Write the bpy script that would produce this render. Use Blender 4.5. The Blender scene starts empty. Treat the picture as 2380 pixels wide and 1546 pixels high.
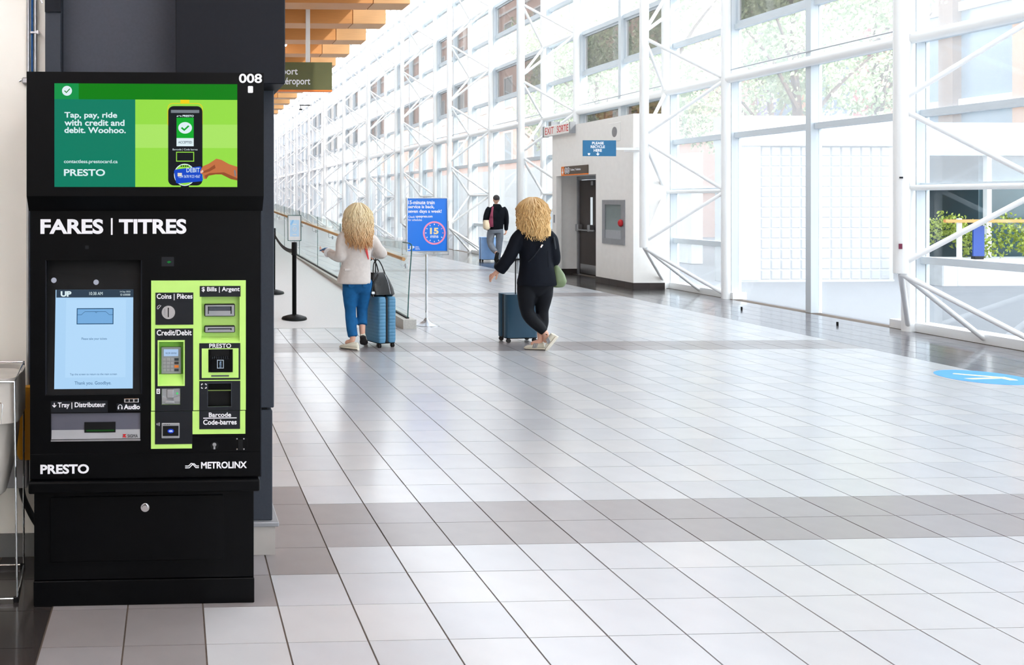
import bpy, bmesh, math, random
from mathutils import Vector, Matrix, noise
random.seed(7)
S = bpy.context.scene
COL = S.collection
PI = math.pi
# ------------------------------------------------------------------ camera, sky, sun, exposure
cam = bpy.data.objects.new('camera', bpy.data.cameras.new('camera'))
COL.objects.link(cam)
cam.location = (0, 0, 1.651)
cam.rotation_euler = (PI / 2, 0, -math.atan(89 / 2099))
cam.data.sensor_width = 36
cam.data.sensor_fit = 'HORIZONTAL'
cam.data.lens = 2099 / 2380 * 36
cam.data.shift_x = 698 / 2380
cam.data.shift_y = -307 / 2380
cam.data.clip_end = 400
S.camera = cam
W = bpy.data.worlds.new('sky')
S.world = W
W.use_nodes = True
wn = W.node_tree
wbg = wn.nodes['Background']
wtc = wn.nodes.new('ShaderNodeTexCoord')
wsep = wn.nodes.new('ShaderNodeSeparateXYZ')
wr = wn.nodes.new('ShaderNodeValToRGB')
wn.links.new(wtc.outputs['Generated'], wsep.inputs[0])
wn.links.new(wsep.outputs['Z'], wr.inputs[0])
wr.color_ramp.elements[0].color = (0.97, 0.985, 1.0, 1)
wr.color_ramp.elements[1].color = (0.82, 0.90, 1.0, 1)
wn.links.new(wr.outputs[0], wbg.inputs['Color'])
wbg.inputs['Strength'].default_value = 6.7
sun = bpy.data.objects.new('sun', bpy.data.lights.new('sun', 'SUN'))
COL.objects.link(sun)
sun.data.energy = 3.6
sun.data.angle = math.radians(1.2)
sun.data.color = (1, 0.95, 0.87)
sun.rotation_euler = Vector((-1, 1.9, -1)).to_track_quat('-Z', 'Y').to_euler()
S.view_settings.view_transform = 'Standard'
S.view_settings.look = 'None'
S.view_settings.gamma = 1
S.view_settings.use_curve_mapping = False
S.view_settings.exposure = 0.0
S.cycles.transparent_max_bounces = 24
S.cycles.max_bounces = 8

# ------------------------------------------------------------------ materials
def srgb(c):
    return tuple(((v / 255) / 12.92 if v / 255 <= 0.04045 else ((v / 255 + 0.055) / 1.055) ** 2.4) for v in c)
def mat(name, rgb, rough=0.5, metal=0.0, var=0.06, scale=8.0, bump=0.0, spec=0.5, coat=0.0, trans=0.0):
    m = bpy.data.materials.new(name)
    m.use_nodes = True
    nt = m.node_tree
    b = nt.nodes['Principled BSDF']
    c = srgb(rgb)
    b.inputs['Roughness'].default_value = rough
    b.inputs['Metallic'].default_value = metal
    b.inputs['Specular IOR Level'].default_value = spec
    b.inputs['Coat Weight'].default_value = coat
    b.inputs['Coat Roughness'].default_value = 0.1
    if trans: b.inputs['Transmission Weight'].default_value = trans
    tc = nt.nodes.new('ShaderNodeTexCoord')
    nz = nt.nodes.new('ShaderNodeTexNoise')
    nz.inputs['Scale'].default_value = scale
    nz.inputs['Detail'].default_value = 3
    nt.links.new(tc.outputs['Object'], nz.inputs['Vector'])
    rp = nt.nodes.new('ShaderNodeValToRGB')
    rp.color_ramp.elements[0].position = 0.3
    rp.color_ramp.elements[1].position = 0.7
    rp.color_ramp.elements[0].color = tuple(max(0, v * (1 - var)) for v in c) + (1,)
    rp.color_ramp.elements[1].color = tuple(min(1, v * (1 + var)) for v in c) + (1,)
    nt.links.new(nz.outputs['Fac'], rp.inputs[0])
    nt.links.new(rp.outputs[0], b.inputs['Base Color'])
    if bump:
        bp = nt.nodes.new('ShaderNodeBump')
        bp.inputs['Strength'].default_value = bump
        bp.inputs['Distance'].default_value = 0.01
        nt.links.new(nz.outputs['Fac'], bp.inputs['Height'])
        nt.links.new(bp.outputs[0], b.inputs['Normal'])
    return m
def emit(name, rgb, s=1.0):
    m = bpy.data.materials.new(name)
    m.use_nodes = True
    nt = m.node_tree
    b = nt.nodes['Principled BSDF']
    b.inputs['Base Color'].default_value = (0.002, 0.002, 0.002, 1)
    b.inputs['Specular IOR Level'].default_value = 0.08
    b.inputs['Roughness'].default_value = 0.35
    b.inputs['Emission Color'].default_value = srgb(rgb) + (1,)
    b.inputs['Emission Strength'].default_value = s
    return m
def glass(name, tint=(0.97, 0.985, 0.98), veil=0.0, ior=1.5):
    m = bpy.data.materials.new(name)
    m.use_nodes = True
    nt = m.node_tree
    nt.nodes.remove(nt.nodes['Principled BSDF'])
    out = nt.nodes['Material Output']
    tr = nt.nodes.new('ShaderNodeBsdfTransparent')
    tr.inputs[0].default_value = tint + (1,)
    gl = nt.nodes.new('ShaderNodeBsdfGlossy')
    gl.inputs['Roughness'].default_value = 0.02
    fr = nt.nodes.new('ShaderNodeFresnel')
    fr.inputs['IOR'].default_value = ior
    mx = nt.nodes.new('ShaderNodeMixShader')
    ge = nt.nodes.new('ShaderNodeNewGeometry')
    fm = nt.nodes.new('ShaderNodeMath'); fm.operation = 'SUBTRACT'; fm.use_clamp = True
    nt.links.new(fr.outputs[0], fm.inputs[0]); nt.links.new(ge.outputs['Backfacing'], fm.inputs[1])
    nt.links.new(fm.outputs[0], mx.inputs[0])
    nt.links.new(tr.outputs[0], mx.inputs[1])
    nt.links.new(gl.outputs[0], mx.inputs[2])
    last = mx
    if veil:  # white haze mixed into the glass itself
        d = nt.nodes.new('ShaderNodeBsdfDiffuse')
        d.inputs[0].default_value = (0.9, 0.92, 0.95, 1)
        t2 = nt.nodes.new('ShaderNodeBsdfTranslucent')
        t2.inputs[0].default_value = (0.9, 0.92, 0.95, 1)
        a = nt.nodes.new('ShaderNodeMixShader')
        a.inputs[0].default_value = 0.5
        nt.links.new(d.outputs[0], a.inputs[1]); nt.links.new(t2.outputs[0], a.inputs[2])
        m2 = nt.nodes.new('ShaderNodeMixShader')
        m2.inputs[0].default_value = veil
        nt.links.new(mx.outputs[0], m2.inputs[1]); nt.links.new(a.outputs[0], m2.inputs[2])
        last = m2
    nt.links.new(last.outputs[0], out.inputs['Surface'])
    return m
M = {}
def wood(name, rgb, rough=0.5):
    m = mat(name, rgb, rough)
    nt = m.node_tree
    nz = [n for n in nt.nodes if n.type == 'TEX_NOISE'][0]
    tc = [n for n in nt.nodes if n.type == 'TEX_COORD'][0]
    mp = nt.nodes.new('ShaderNodeMapping')
    mp.inputs['Scale'].default_value = (0.6, 14, 14)
    nt.links.new(tc.outputs['Object'], mp.inputs[0])
    nt.links.new(mp.outputs[0], nz.inputs['Vector'])
    return m
M['tile'] = [mat('white_tile_%d' % i, c, 0.26, 0, 0.025, 5, 0.01, coat=0.15) for i, c in enumerate(((174, 174, 177), (170, 170, 173), (177, 176, 177)))]
M['gtile'] = [mat('grey_tile_%d' % i, c, 0.3, 0, 0.04, 9, 0.01, coat=0.1) for i, c in enumerate(((138, 133, 134), (133, 127, 127)))]
M['dtile'] = [mat('dark_tile_%d' % i, c, 0.25, 0, 0.08, 9, 0.01, coat=0.5) for i, c in enumerate(((52, 47, 46), (47, 43, 42)))]
M['glare_btile'] = [mat('glare_border_tile_%d' % i, c, 0.25, 0, 0.06, 9, 0.01, coat=0.5) for i, c in enumerate(((96, 93, 99), (90, 87, 93)))]  # dark border tile, lightened to hold daylight glare in its colour
M['grout'] = mat('grout', (92, 80, 70), 0.9, 0, 0.15, 30)
M['ramp'] = mat('ramp_concrete', (205, 204, 203), 0.55, 0, 0.04, 60, 0.03)
M['conc'] = mat('curb_concrete', (190, 188, 182), 0.8, 0, 0.08, 40, 0.1)
M['white'] = mat('white_steel', (246, 247, 247), 0.35, 0, 0.02)
M['alu'] = mat('aluminium_mullion', (212, 220, 226), 0.38, 0, 0.03)
M['glass'] = glass('window_glass', veil=0.18)  # haze in the panes stands in for lens glare over the view outside
M['dimroof'] = glass('dimmed_roof_glass', (0.27, 0.275, 0.28), veil=0.05)  # roof glass darkened to hold back daylight in the hall
M['lamp'] = emit('lamp_diffuser', (250, 250, 255), 115.0)
M['clear'] = glass('haze_free_window_glass', ior=1.8)  # same window glass, left without the glare haze
M['tint'] = glass('mirrored_ceiling_glass', (0.42, 0.41, 0.40), veil=0.02, ior=2.1)  # darkened to stand in for the timber ceiling mirrored in these panes
M['bglass'] = glass('balustrade_glass', (0.93, 0.97, 0.96))
M['gedge'] = mat('glass_edge_green', (28, 90, 88), 0.15)
M['wood'] = wood('maple_beam', (212, 144, 78), 0.45)
M['wood2'] = wood('maple_end_block', (218, 164, 108), 0.45)
M['rail'] = wood('oak_handrail', (196, 152, 100), 0.4)
M['ceil'] = mat('ceiling_board', (190, 150, 105), 0.7)
M['plaster'] = mat('white_plaster', (245, 242, 238), 0.6, 0, 0.02)
M['beige'] = mat('beige_wall_paint', (247, 244, 235), 0.6, 0, 0.03, 3)
M['brown'] = mat('dark_skirting_tile', (52, 44, 42), 0.3)
M['black'] = mat('black_powder_coat', (5, 5.5, 7), 0.3, 0, 0.15, 20, spec=0.1)
M['blackm'] = mat('black_matt', (9, 10, 12), 0.5, spec=0.2)
M['panel'] = mat('black_label_panel', (20, 23, 29), 0.4, spec=0.25)
M['charc'] = mat('charcoal_cladding', (56, 61, 70), 0.5, 0, 0.05, 90, 0.03, spec=0.2)
M['charc2'] = mat('charcoal_header', (23, 26, 33), 0.5, 0, 0.05, 60, 0.03, spec=0.15)
M['charc3'] = mat('grey_recessed_panel', (70, 74, 84), 0.5, 0, 0.05, 90, 0.03, spec=0.2)
M['stone'] = mat('stone_plinth', (178, 173, 168), 0.45, 0, 0.06, 6)
M['steel'] = mat('brushed_steel', (176, 178, 182), 0.3, 0.9, 0.05, 40)
M['chrome'] = mat('chrome', (225, 228, 232), 0.08, 1.0, 0.02)
M['silver'] = mat('silver_plastic', (150, 152, 156), 0.4, 0.3)
M['traygrey'] = mat('tray_shaded_grey', (92, 93, 106), 0.35, 0.2)  # darkened to carry the shade inside the tray recess
M['lime'] = mat('lime_green_plastic', (187, 232, 118), 0.4, 0, 0.02)
M['lime2'] = mat('green_recess_plastic', (150, 215, 80), 0.4, 0, 0.02)
M['wlet'] = mat('white_vinyl_lettering', (240, 240, 245), 0.5, 0, 0.01)
M['red'] = mat('red_plastic', (190, 20, 30), 0.4)
M['blueposter'] = mat('blue_poster_print', (0, 122, 235), 0.35, 0, 0.03, 2)
M['pink'] = mat('pink_print', (250, 150, 185), 0.5)
M['cream'] = mat('cream_print', (250, 225, 165), 0.5)
M['olive'] = mat('olive_sign', (78, 80, 22), 0.4, 0, 0.04)
M['orange'] = mat('orange_stripe', (240, 125, 30), 0.45)
M['teal'] = mat('blue_recycle_sign', (20, 105, 150), 0.4)
M['brownsign'] = mat('brown_sign', (88, 76, 66), 0.45)
M['skin'] = mat('skin', (226, 176, 152), 0.5, 0, 0.05)
M['jack1'] = mat('oatmeal_blazer', (206, 198, 192), 0.8, 0, 0.05, 30, 0.1)
M['jean'] = mat('blue_denim', (26, 90, 142), 0.85, 0, 0.2, 12, 0.15, spec=0.2)
M['jack2'] = mat('black_navy_blazer', (13, 17, 26), 0.8, 0, 0.1, 20, 0.1, spec=0.15)
M['legg'] = mat('black_leggings', (11, 14, 21), 0.65, 0, 0.12, 9, spec=0.2)
M['hood'] = mat('black_hoodie', (14, 17, 24), 0.85, 0, 0.1, 20, 0.1, spec=0.15)
M['sweat'] = mat('grey_sweatpants', (128, 134, 145), 0.9, 0, 0.08, 20, 0.1)
M['shoe'] = mat('cream_canvas', (214, 208, 190), 0.7, 0, 0.06)
M['sole'] = mat('off_white_rubber', (222, 214, 196), 0.7)
M['sole2'] = mat('dark_rubber', (40, 38, 38), 0.8)
M['leather'] = mat('black_leather', (4, 4, 5), 0.25, 0, 0.15, 20, 0.25, spec=0.4)
M['case1'] = mat('blue_grey_shell', (78, 132, 166), 0.45, 0, 0.03)
M['case2'] = mat('dark_teal_shell', (22, 66, 90), 0.45, 0, 0.03)
M['case3'] = mat('pale_blue_shell', (150, 192, 246), 0.35)
M['zip'] = mat('dark_zip_band', (28, 36, 44), 0.6)
M['bag3'] = mat('olive_leather', (112, 128, 92), 0.5, 0, 0.08)
M['maroon'] = mat('maroon_cloth', (118, 40, 66), 0.8)
M['canvas'] = mat('cream_tote', (225, 208, 180), 0.8)
M['redcloth'] = mat('red_strap', (215, 70, 70), 0.7)
M['dhair'] = mat('dark_cropped_hair', (58, 52, 52), 0.8, 0, 0.2, 60, 0.3)
M['phone'] = mat('blue_phone_case', (40, 100, 150), 0.4)
M['bagplastic'] = mat('translucent_bag', (204, 200, 193), 0.45, 0, 0.1, 7, 0.4)
M['yellow'] = mat('amber_plastic', (214, 150, 20), 0.5)
M['bluecable'] = mat('blue_cable', (0, 82, 150), 0.5)
M['gbox'] = mat('grey_electrical_box', (178, 178, 180), 0.5)
M['greybase'] = mat('grey_rubber_skirting', (108, 110, 110), 0.6)
M['brick'] = mat('pale_pink_brick', (206, 168, 152), 0.85, 0, 0.05, 2)
M['wblock'] = mat('glass_block', (178, 181, 185), 0.3, 0, 0.1, 25, 0.5)
M['cap'] = mat('white_concrete', (236, 236, 236), 0.7)
M['cap2'] = mat('toned_concrete', (200, 201, 203), 0.7)  # tone lowered so direct sun does not wash out the block wall
M['pave'] = mat('pale_paving', (98, 100, 105), 0.7, 0, 0.04, 3)
M['leaf'] = mat('leaf_green', (178, 192, 150), 0.6, 0, 0.2, 3)
M['leaf2'] = mat('yellow_green_leaf', (132, 148, 46), 0.6, 0, 0.25, 5)
M['bark'] = mat('bark', (120, 100, 88), 0.9)
M['dglass'] = mat('dark_window_glass', (96, 112, 122), 0.1, 0, 0.05)
M['bglass2'] = mat('blue_facade_glass', (116, 134, 150), 0.15)
M['bluepanel'] = mat('blue_banner', (20, 66, 150), 0.5)
M['redfin'] = mat('red_facade_panel', (170, 104, 106), 0.5)
M['orfin'] = mat('orange_facade_panel', (170, 132, 108), 0.5)
M['purfin'] = mat('purple_facade_panel', (136, 128, 156), 0.5)
M['sticker'] = mat('blue_floor_vinyl', (50, 150, 228), 0.35)
def hairmat(name, top, bot, z0, z1):
    m = mat(name, top, 0.45, 0, 0.1, 40)
    nt = m.node_tree
    b = nt.nodes['Principled BSDF']
    g = nt.nodes.new('ShaderNodeNewGeometry'); s = nt.nodes.new('ShaderNodeSeparateXYZ')
    r = nt.nodes.new('ShaderNodeMapRange')
    r.inputs[1].default_value = z0; r.inputs[2].default_value = z1
    mx = nt.nodes.new('ShaderNodeMix'); mx.data_type = 'RGBA'
    nt.links.new(g.outputs['Position'], s.inputs[0]); nt.links.new(s.outputs['Z'], r.inputs[0])
    nz = nt.nodes.new('ShaderNodeTexNoise'); nz.inputs['Scale'].default_value = 45
    nt.links.new(g.outputs['Position'], nz.inputs['Vector'])
    ad = nt.nodes.new('ShaderNodeMath'); ad.operation = 'MULTIPLY_ADD'
    ad.inputs[1].default_value = 0.9; 
    sb = nt.nodes.new('ShaderNodeMath'); sb.operation = 'SUBTRACT'; sb.inputs[1].default_value = 0.45
    nt.links.new(nz.outputs['Fac'], ad.inputs[0]); nt.links.new(r.outputs[0], ad.inputs[2])
    nt.links.new(ad.outputs[0], sb.inputs[0]); nt.links.new(sb.outputs[0], mx.inputs[0])
    mx.inputs[6].default_value = srgb(bot) + (1,); mx.inputs[7].default_value = srgb(top) + (1,)
    nt.links.new(mx.outputs[2], b.inputs['Base Color'])
    return m
M['hair1'] = hairmat('ash_blond_hair', (222, 204, 164), (198, 148, 98), 1.14, 1.5)
M['hair2'] = hairmat('golden_blond_hair', (196, 158, 104), (222, 184, 124), 1.3, 1.62)

# ------------------------------------------------------------------ mesh helpers
def rootloc(p):
    v = Vector((0, 0, 0))
    while p is not None:
        v += p.location; p = p.parent
    return v
def obj(name, bm, m, parent=None, loc=None, smooth=False, local=False):
    """link a bmesh as ONE mesh object. Geometry is in world metres unless local."""
    me = bpy.data.meshes.new(name)
    bmesh.ops.recalc_face_normals(bm, faces=bm.faces[:])
    if not local:
        o0 = rootloc(parent) + (Vector(loc) if loc else Vector((0, 0, 0)))
        bmesh.ops.translate(bm, vec=-o0, verts=bm.verts[:])
    if smooth:
        for f in bm.faces: f.smooth = True
    bm.to_mesh(me); bm.free()
    if smooth:
        try: me.set_sharp_from_angle(angle=math.radians(38))
        except Exception: pass
    for mm in (m if isinstance(m, (list, tuple)) else [m]): me.materials.append(mm)
    o = bpy.data.objects.new(name, me)
    COL.objects.link(o)
    if loc: o.location = loc
    if parent is not None: o.parent = parent
    return o
def tag(o, label=None, cat=None, group=None, kind=None):
    if label: o['label'] = label
    if cat: o['category'] = cat
    if group: o['group'] = group
    if kind: o['kind'] = kind
    return o
def thing(name, label, cat, loc=(0, 0, 0), rz=0, group=None, kind=None):
    o = bpy.data.objects.new(name, None)
    COL.objects.link(o)
    o.empty_display_size = 0.1
    o.location = loc; o.rotation_euler = (0, 0, rz)
    return tag(o, label, cat, group, kind)
def new(): return bmesh.new()
def box(bm, x0, x1, y0, y1, z0, z1, bev=0.0, seg=2):
    v = [bm.verts.new((x, y, z)) for z in (z0, z1) for y in (y0, y1) for x in (x0, x1)]
    fs = [bm.faces.new([v[i] for i in q]) for q in ((0, 1, 3, 2), (4, 6, 7, 5), (0, 4, 5, 1), (2, 3, 7, 6), (0, 2, 6, 4), (1, 5, 7, 3))]
    if bev:
        es = list({e for f in fs for e in f.edges})
        bmesh.ops.bevel(bm, geom=es, offset=bev, segments=seg, affect='EDGES', profile=0.5)
    return bm
def bx(*a, **k): return box(new(), *a, **k)
def smoothpath(P, n=6):
    P = [Vector(p) for p in P]
    if len(P) < 3: return P
    out = []
    for i in range(len(P) - 1):
        p0 = P[max(0, i - 1)]; p1 = P[i]; p2 = P[i + 1]; p3 = P[min(len(P) - 1, i + 2)]
        for k in range(n):
            t = k / n
            out.append(0.5 * ((2 * p1) + (p2 - p0) * t + (2 * p0 - 5 * p1 + 4 * p2 - p3) * t * t + (3 * p1 - p0 - 3 * p2 + p3) * t ** 3))
    out.append(P[-1])
    return out
def lerp_list(R, n):
    out = []
    for i in range(n):
        t = i / (n - 1) * (len(R) - 1); k = min(int(t), len(R) - 2); out.append(R[k] + (R[k + 1] - R[k]) * (t - k))
    return out
def tube(bm, P, R, sides=8, sm=0, cap=True, flat=1.0, wob=0.0):
    if sm: P = smoothpath(P, sm)
    P = [Vector(p) for p in P]
    if not isinstance(R, (list, tuple)): R = [R]* 2
    R = lerp_list(list(R), len(P))
    t0 = (P[1] - P[0]).normalized()
    up = Vector((0, 0, 1)) if abs(t0.z) < 0.9 else Vector((0, 1, 0))
    u = t0.cross(up).normalized()
    rings = []
    for i, p in enumerate(P):
        t = (P[min(i + 1, len(P) - 1)] - P[max(i - 1, 0)])
        if t.length < 1e-9: t = t0
        t.normalize()
        u = (u - t * u.dot(t)).normalized()
        w = t.cross(u)
        ring = []
        for k in range(sides):
            a = 2 * PI * k / sides
            r = R[i]
            if wob: r *= 1 + wob * noise.noise(Vector((p.x * 14 + 3 * math.cos(a), p.y * 14 + 3 * math.sin(a), p.z * 22)))
            ring.append(bm.verts.new(p + u * math.cos(a) * r + w * math.sin(a) * r * flat))
        rings.append(ring)
    for a, b in zip(rings, rings[1:]):
        for k in range(sides):
            bm.faces.new((a[k], a[(k + 1) % sides], b[(k + 1) % sides], b[k]))
    if cap:
        bm.faces.new(rings[0][::-1]); bm.faces.new(rings[-1])
    return bm
def loft(bm, rings, n=24, power=2.0, cap=True, wob=0.0, seed=0.0):
    """rings: (cx, cy, z, rx, ry[, yaw]) horizontal super-ellipses"""
    rr = []
    for r in rings:
        cx, cy, z, rx, ry = r[:5]; yaw = r[5] if len(r) > 5 else 0
        ring = []
        for k in range(n):
            a = 2 * PI * k / n
            c, s = math.cos(a), math.sin(a)
            x = rx * math.copysign(abs(c) ** (2 / power), c); y = ry * math.copysign(abs(s) ** (2 / power), s)
            if wob:
                f = 1 + wob * noise.noise(Vector((c * 2.2 + seed, s * 2.2, z * 5))) ; x *= f; y *= f
            ring.append(bm.verts.new((cx + x * math.cos(yaw) - y * math.sin(yaw), cy + x * math.sin(yaw) + y * math.cos(yaw), z)))
        rr.append(ring)
    for a, b in zip(rr, rr[1:]):
        for k in range(n): bm.faces.new((a[k], a[(k + 1) % n], b[(k + 1) % n], b[k]))
    if cap: bm.faces.new(rr[0][::-1]); bm.faces.new(rr[-1])
    return bm
def lathe(bm, prof, cx=0, cy=0, n=24):
    return loft(bm, [(cx, cy, z, max(r, 1e-4), max(r, 1e-4)) for r, z in prof], n)
def ball(bm, c, rx, ry, rz, n=14, m=9):
    return loft(bm, [(c[0], c[1], c[2] - rz * math.cos(PI * (i + 0.15) / (m + 0.3)), rx * math.sin(PI * (i + 0.15) / (m + 0.3)), ry * math.sin(PI * (i + 0.15) / (m + 0.3))) for i in range(m + 1)], n)
def prism(bm, pts, y0, y1):
    """polygon in x,z extruded from y0 (front) to y1"""
    a = [bm.verts.new((x, y0, z)) for x, z in pts]; b = [bm.verts.new((x, y1, z)) for x, z in pts]
    bm.faces.new(a); bm.faces.new(b[::-1])
    n = len(pts)
    for i in range(n): bm.faces.new((a[i], b[i], b[(i + 1) % n], a[(i + 1) % n]))
    return bm
def prismx(bm, pts, x0, x1):
    """polygon in y,z extruded along x"""
    a = [bm.verts.new((x0, y, z)) for y, z in pts]; b = [bm.verts.new((x1, y, z)) for y, z in pts]
    bm.faces.new(a); bm.faces.new(b[::-1])
    n = len(pts)
    for i in range(n): bm.faces.new((a[i], b[i], b[(i + 1) % n], a[(i + 1) % n]))
    return bm
def disc_pts(cx, cz, rx, rz=None, n=28, a0=0, a1=2 * PI):
    rz = rz or rx
    return [(cx + rx * math.cos(a0 + (a1 - a0) * k / n), cz + rz * math.sin(a0 + (a1 - a0) * k / n)) for k in range(n)]
def rrect(x0, x1, z0, z1, r, n=5):
    out = []
    for cx, cz, a in ((x1 - r, z1 - r, 0), (x0 + r, z1 - r, PI / 2), (x0 + r, z0 + r, PI), (x1 - r, z0 + r, 1.5 * PI)):
        out += [(cx + r * math.cos(a + PI / 2 * k / n), cz + r * math.sin(a + PI / 2 * k / n)) for k in range(n + 1)]
    return out
def holed(bm, x0, x1, z0, z1, holes, y0, y1):
    """plate in the x,z plane with rectangular holes, y0 front, y1 back"""
    xs = sorted({x0, x1} | {h[0] for h in holes} | {h[1] for h in holes})
    zs = sorted({z0, z1} | {h[2] for h in holes} | {h[3] for h in holes})
    def solid(i, j):
        if i < 0 or j < 0 or i >= len(xs) - 1 or j >= len(zs) - 1: return False
        cx, cz = (xs[i] + xs[i + 1]) / 2, (zs[j] + zs[j + 1]) / 2
        return not any(h[0] < cx < h[1] and h[2] < cz < h[3] for h in holes)
    V = {}
    def v(i, j, y):
        if (i, j, y) not in V: V[(i, j, y)] = bm.verts.new((xs[i], y, zs[j]))
        return V[(i, j, y)]
    for i in range(len(xs) - 1):
        for j in range(len(zs) - 1):
            if not solid(i, j): continue
            bm.faces.new((v(i, j, y0), v(i + 1, j, y0), v(i + 1, j + 1, y0), v(i, j + 1, y0)))
            bm.faces.new((v(i, j, y1), v(i, j + 1, y1), v(i + 1, j + 1, y1), v(i + 1, j, y1)))
            for di, dj, a, b in ((-1, 0, (i, j), (i, j + 1)), (1, 0, (i + 1, j), (i + 1, j + 1)), (0, -1, (i, j), (i + 1, j)), (0, 1, (i, j + 1), (i + 1, j + 1))):
                if not solid(i + di, j + dj):
                    bm.faces.new((v(*a, y0), v(*b, y0), v(*b, y1), v(*a, y1)))
    return bm
_T = {}
def text(s, x0, x1, z0, z1, y, bold=0.0, depth=0.0008, caps=None):
    """lettering as mesh fitted into the box x0..x1, z0..z1 on the plane y, facing -y"""
    cu = bpy.data.curves.new('t', 'FONT')
    cu.body = s; cu.size = 1.0; cu.offset = bold; cu.extrude = 0.01; cu.resolution_u = 4
    o = bpy.data.objects.new('t', cu)
    COL.objects.link(o)
    bpy.context.view_layer.update()
    me = bpy.data.meshes.new_from_object(o.evaluated_get(bpy.context.evaluated_depsgraph_get()))
    bpy.data.objects.remove(o); bpy.data.curves.remove(cu)
    bm = new(); bm.from_mesh(me); bpy.data.meshes.remove(me)
    xs = [v.co.x for v in bm.verts]; ys = [v.co.y for v in bm.verts]
    ax, bxx, ay, by = min(xs), max(xs), min(ys), max(ys)
    for v in bm.verts:
        v.co = Vector((x0 + (v.co.x - ax) / (bxx - ax) * (x1 - x0), y - depth * (0.5 + 50 * v.co.z), z0 + (v.co.y - ay) / (by - ay) * (z1 - z0)))
    return bm
_rods = {}
def rod(name, p0, p1, r, m, parent, sides=10):
    """a straight tube sharing one unit mesh"""
    key = (m.name, sides)
    if key not in _rods:
        b = new(); tube(b, [(0, 0, 0), (0, 0, 1)], 1.0, sides)
        me = bpy.data.meshes.new('rod'); bmesh.ops.recalc_face_normals(b, faces=b.faces[:])
        for f in b.faces: f.smooth = len(f.verts) == 4
        b.to_mesh(me); b.free(); me.materials.append(m); _rods[key] = me
    o = bpy.data.objects.new(name, _rods[key]); COL.objects.link(o)
    p0, p1 = Vector(p0), Vector(p1); d = p1 - p0
    off = rootloc(parent)
    o.location = p0 - off
    o.rotation_mode = 'QUATERNION'; o.rotation_quaternion = d.to_track_quat('Z', 'Y')
    o.scale = (r, r, d.length)
    o.parent = parent
    return o
_ub = {}
def ubox(name, x0, x1, y0, y1, z0, z1, m, parent):
    """a box sharing one unit mesh per material"""
    if m.name not in _ub:
        b = bx(0, 1, 0, 1, 0, 1); me = bpy.data.meshes.new('unit_box'); bmesh.ops.recalc_face_normals(b, faces=b.faces[:])
        b.to_mesh(me); b.free(); me.materials.append(m); _ub[m.name] = me
    o = bpy.data.objects.new(name, _ub[m.name]); COL.objects.link(o)
    o.location = Vector((x0, y0, z0)) - rootloc(parent); o.scale = (x1 - x0, y1 - y0, z1 - z0); o.parent = parent
    return o
def copy_tree(o, parent=None):
    c = o.copy(); COL.objects.link(c); c.parent = parent
    for ch in o.children: copy_tree(ch, c)
    return c
# ------------------------------------------------------------------ floor
T = 0.305
TX0, TY0 = 0.12, 4.271
floor = obj('floor', bx(-5.5, 9.5, -8, 100, -0.05, -0.004), M['grout'])
tag(floor, kind='structure')
def in_view(x, y):
    c, s = math.cos(math.atan(89 / 2099)), math.sin(math.atan(89 / 2099))
    f = x * s + y * c
    if f < 0.3: return None
    return 492 + 2099 * (x * c - y * s) / f, 466 + 2099 * 1.651 / f, f
def shade(i, j, x, y):
    if x < -0.488: return 'dtile'
    if x > 7.75: return 'glare_btile' if y < 15.4 else 'dtile'  # nearer border gets the glare-lightened copy of the dark tile
    if -0.488 < x < 0.12 and j < -2: return 'gtile'
    if j % 18 in (0, 1): return 'gtile'
    if x < 0.427 and j in (-2, -1): return 'gtile'
    if x < 0.732 and -1 <= j <= 2: return 'gtile'
    return 'tile'
tiles = []
for i in range(-15, 31):
    for j in range(-38, 105):
        x0, y0 = TX0 + T * i, TY0 + T * j
        cx, cy = x0 + T / 2, y0 + T / 2
        if cx > 9.42: continue
        if cx < 2.95 - 0.044 * (cy - 11.5) and cy > 11.7: continue
        if 8.6 < cx and 16.5 < cy < 20: 
            if cx > 9.1 : continue
        tiles.append((i, j, cx, cy))
def tile_bm(bm, cx, cy, gx=0.0026, gy=0.0013, mi=0):
    h = T / 2
    a = [bm.verts.new((cx + sx * (h - gx), cy + sy * (h - gy), -0.006)) for sx, sy in ((-1, -1), (1, -1), (1, 1), (-1, 1))]
    b = [bm.verts.new((cx + sx * (h - gx - .0008), cy + sy * (h - gy - .0008), 0.0)) for sx, sy in ((-1, -1), (1, -1), (1, 1), (-1, 1))]
    fs = [bm.faces.new(b)] + [bm.faces.new((a[k], a[(k + 1) % 4], b[(k + 1) % 4], b[k])) for k in range(4)]
    for f in fs: f.material_index = mi
vis = []
for t in tiles:
    p = in_view(t[2], t[3])
    if p and -120 < p[0] < 2500 and p[1] < 1640 and not (p[0] < 560 and 80 < p[0] and p[1] < 1400): vis.append((p[2], t))
vis.sort(key=lambda q: q[0])
near = {q[1][:2] for q in vis[:296]}
allm = M['tile'] + M['gtile'] + M['dtile'] + M['glare_btile']
base = {'tile': 0, 'gtile': 3, 'dtile': 5, 'glare_btile': 7}
tmesh = {}
rest = new()
for i, j, cx, cy in tiles:
    k = shade(i, j, cx, cy)
    r = random.Random(i * 7919 + j * 104729).randrange(len(M[k]))
    if (i, j) in near:
        if (k, r) not in tmesh:
            b = new(); tile_bm(b, 0, 0); me = bpy.data.meshes.new('tile'); b.to_mesh(me); b.free()
            me.materials.append(M[k][r]); tmesh[(k, r)] = me
        o = bpy.data.objects.new('tile', tmesh[(k, r)]); COL.objects.link(o)
        o.location = (cx, cy, random.uniform(-0.0004, 0.0004)); o.parent = floor
    else:
        tile_bm(rest, cx, cy, mi=base[k] + r)
o = obj('tile_field', rest, allm, floor)
tag(o, kind='stuff')
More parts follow.
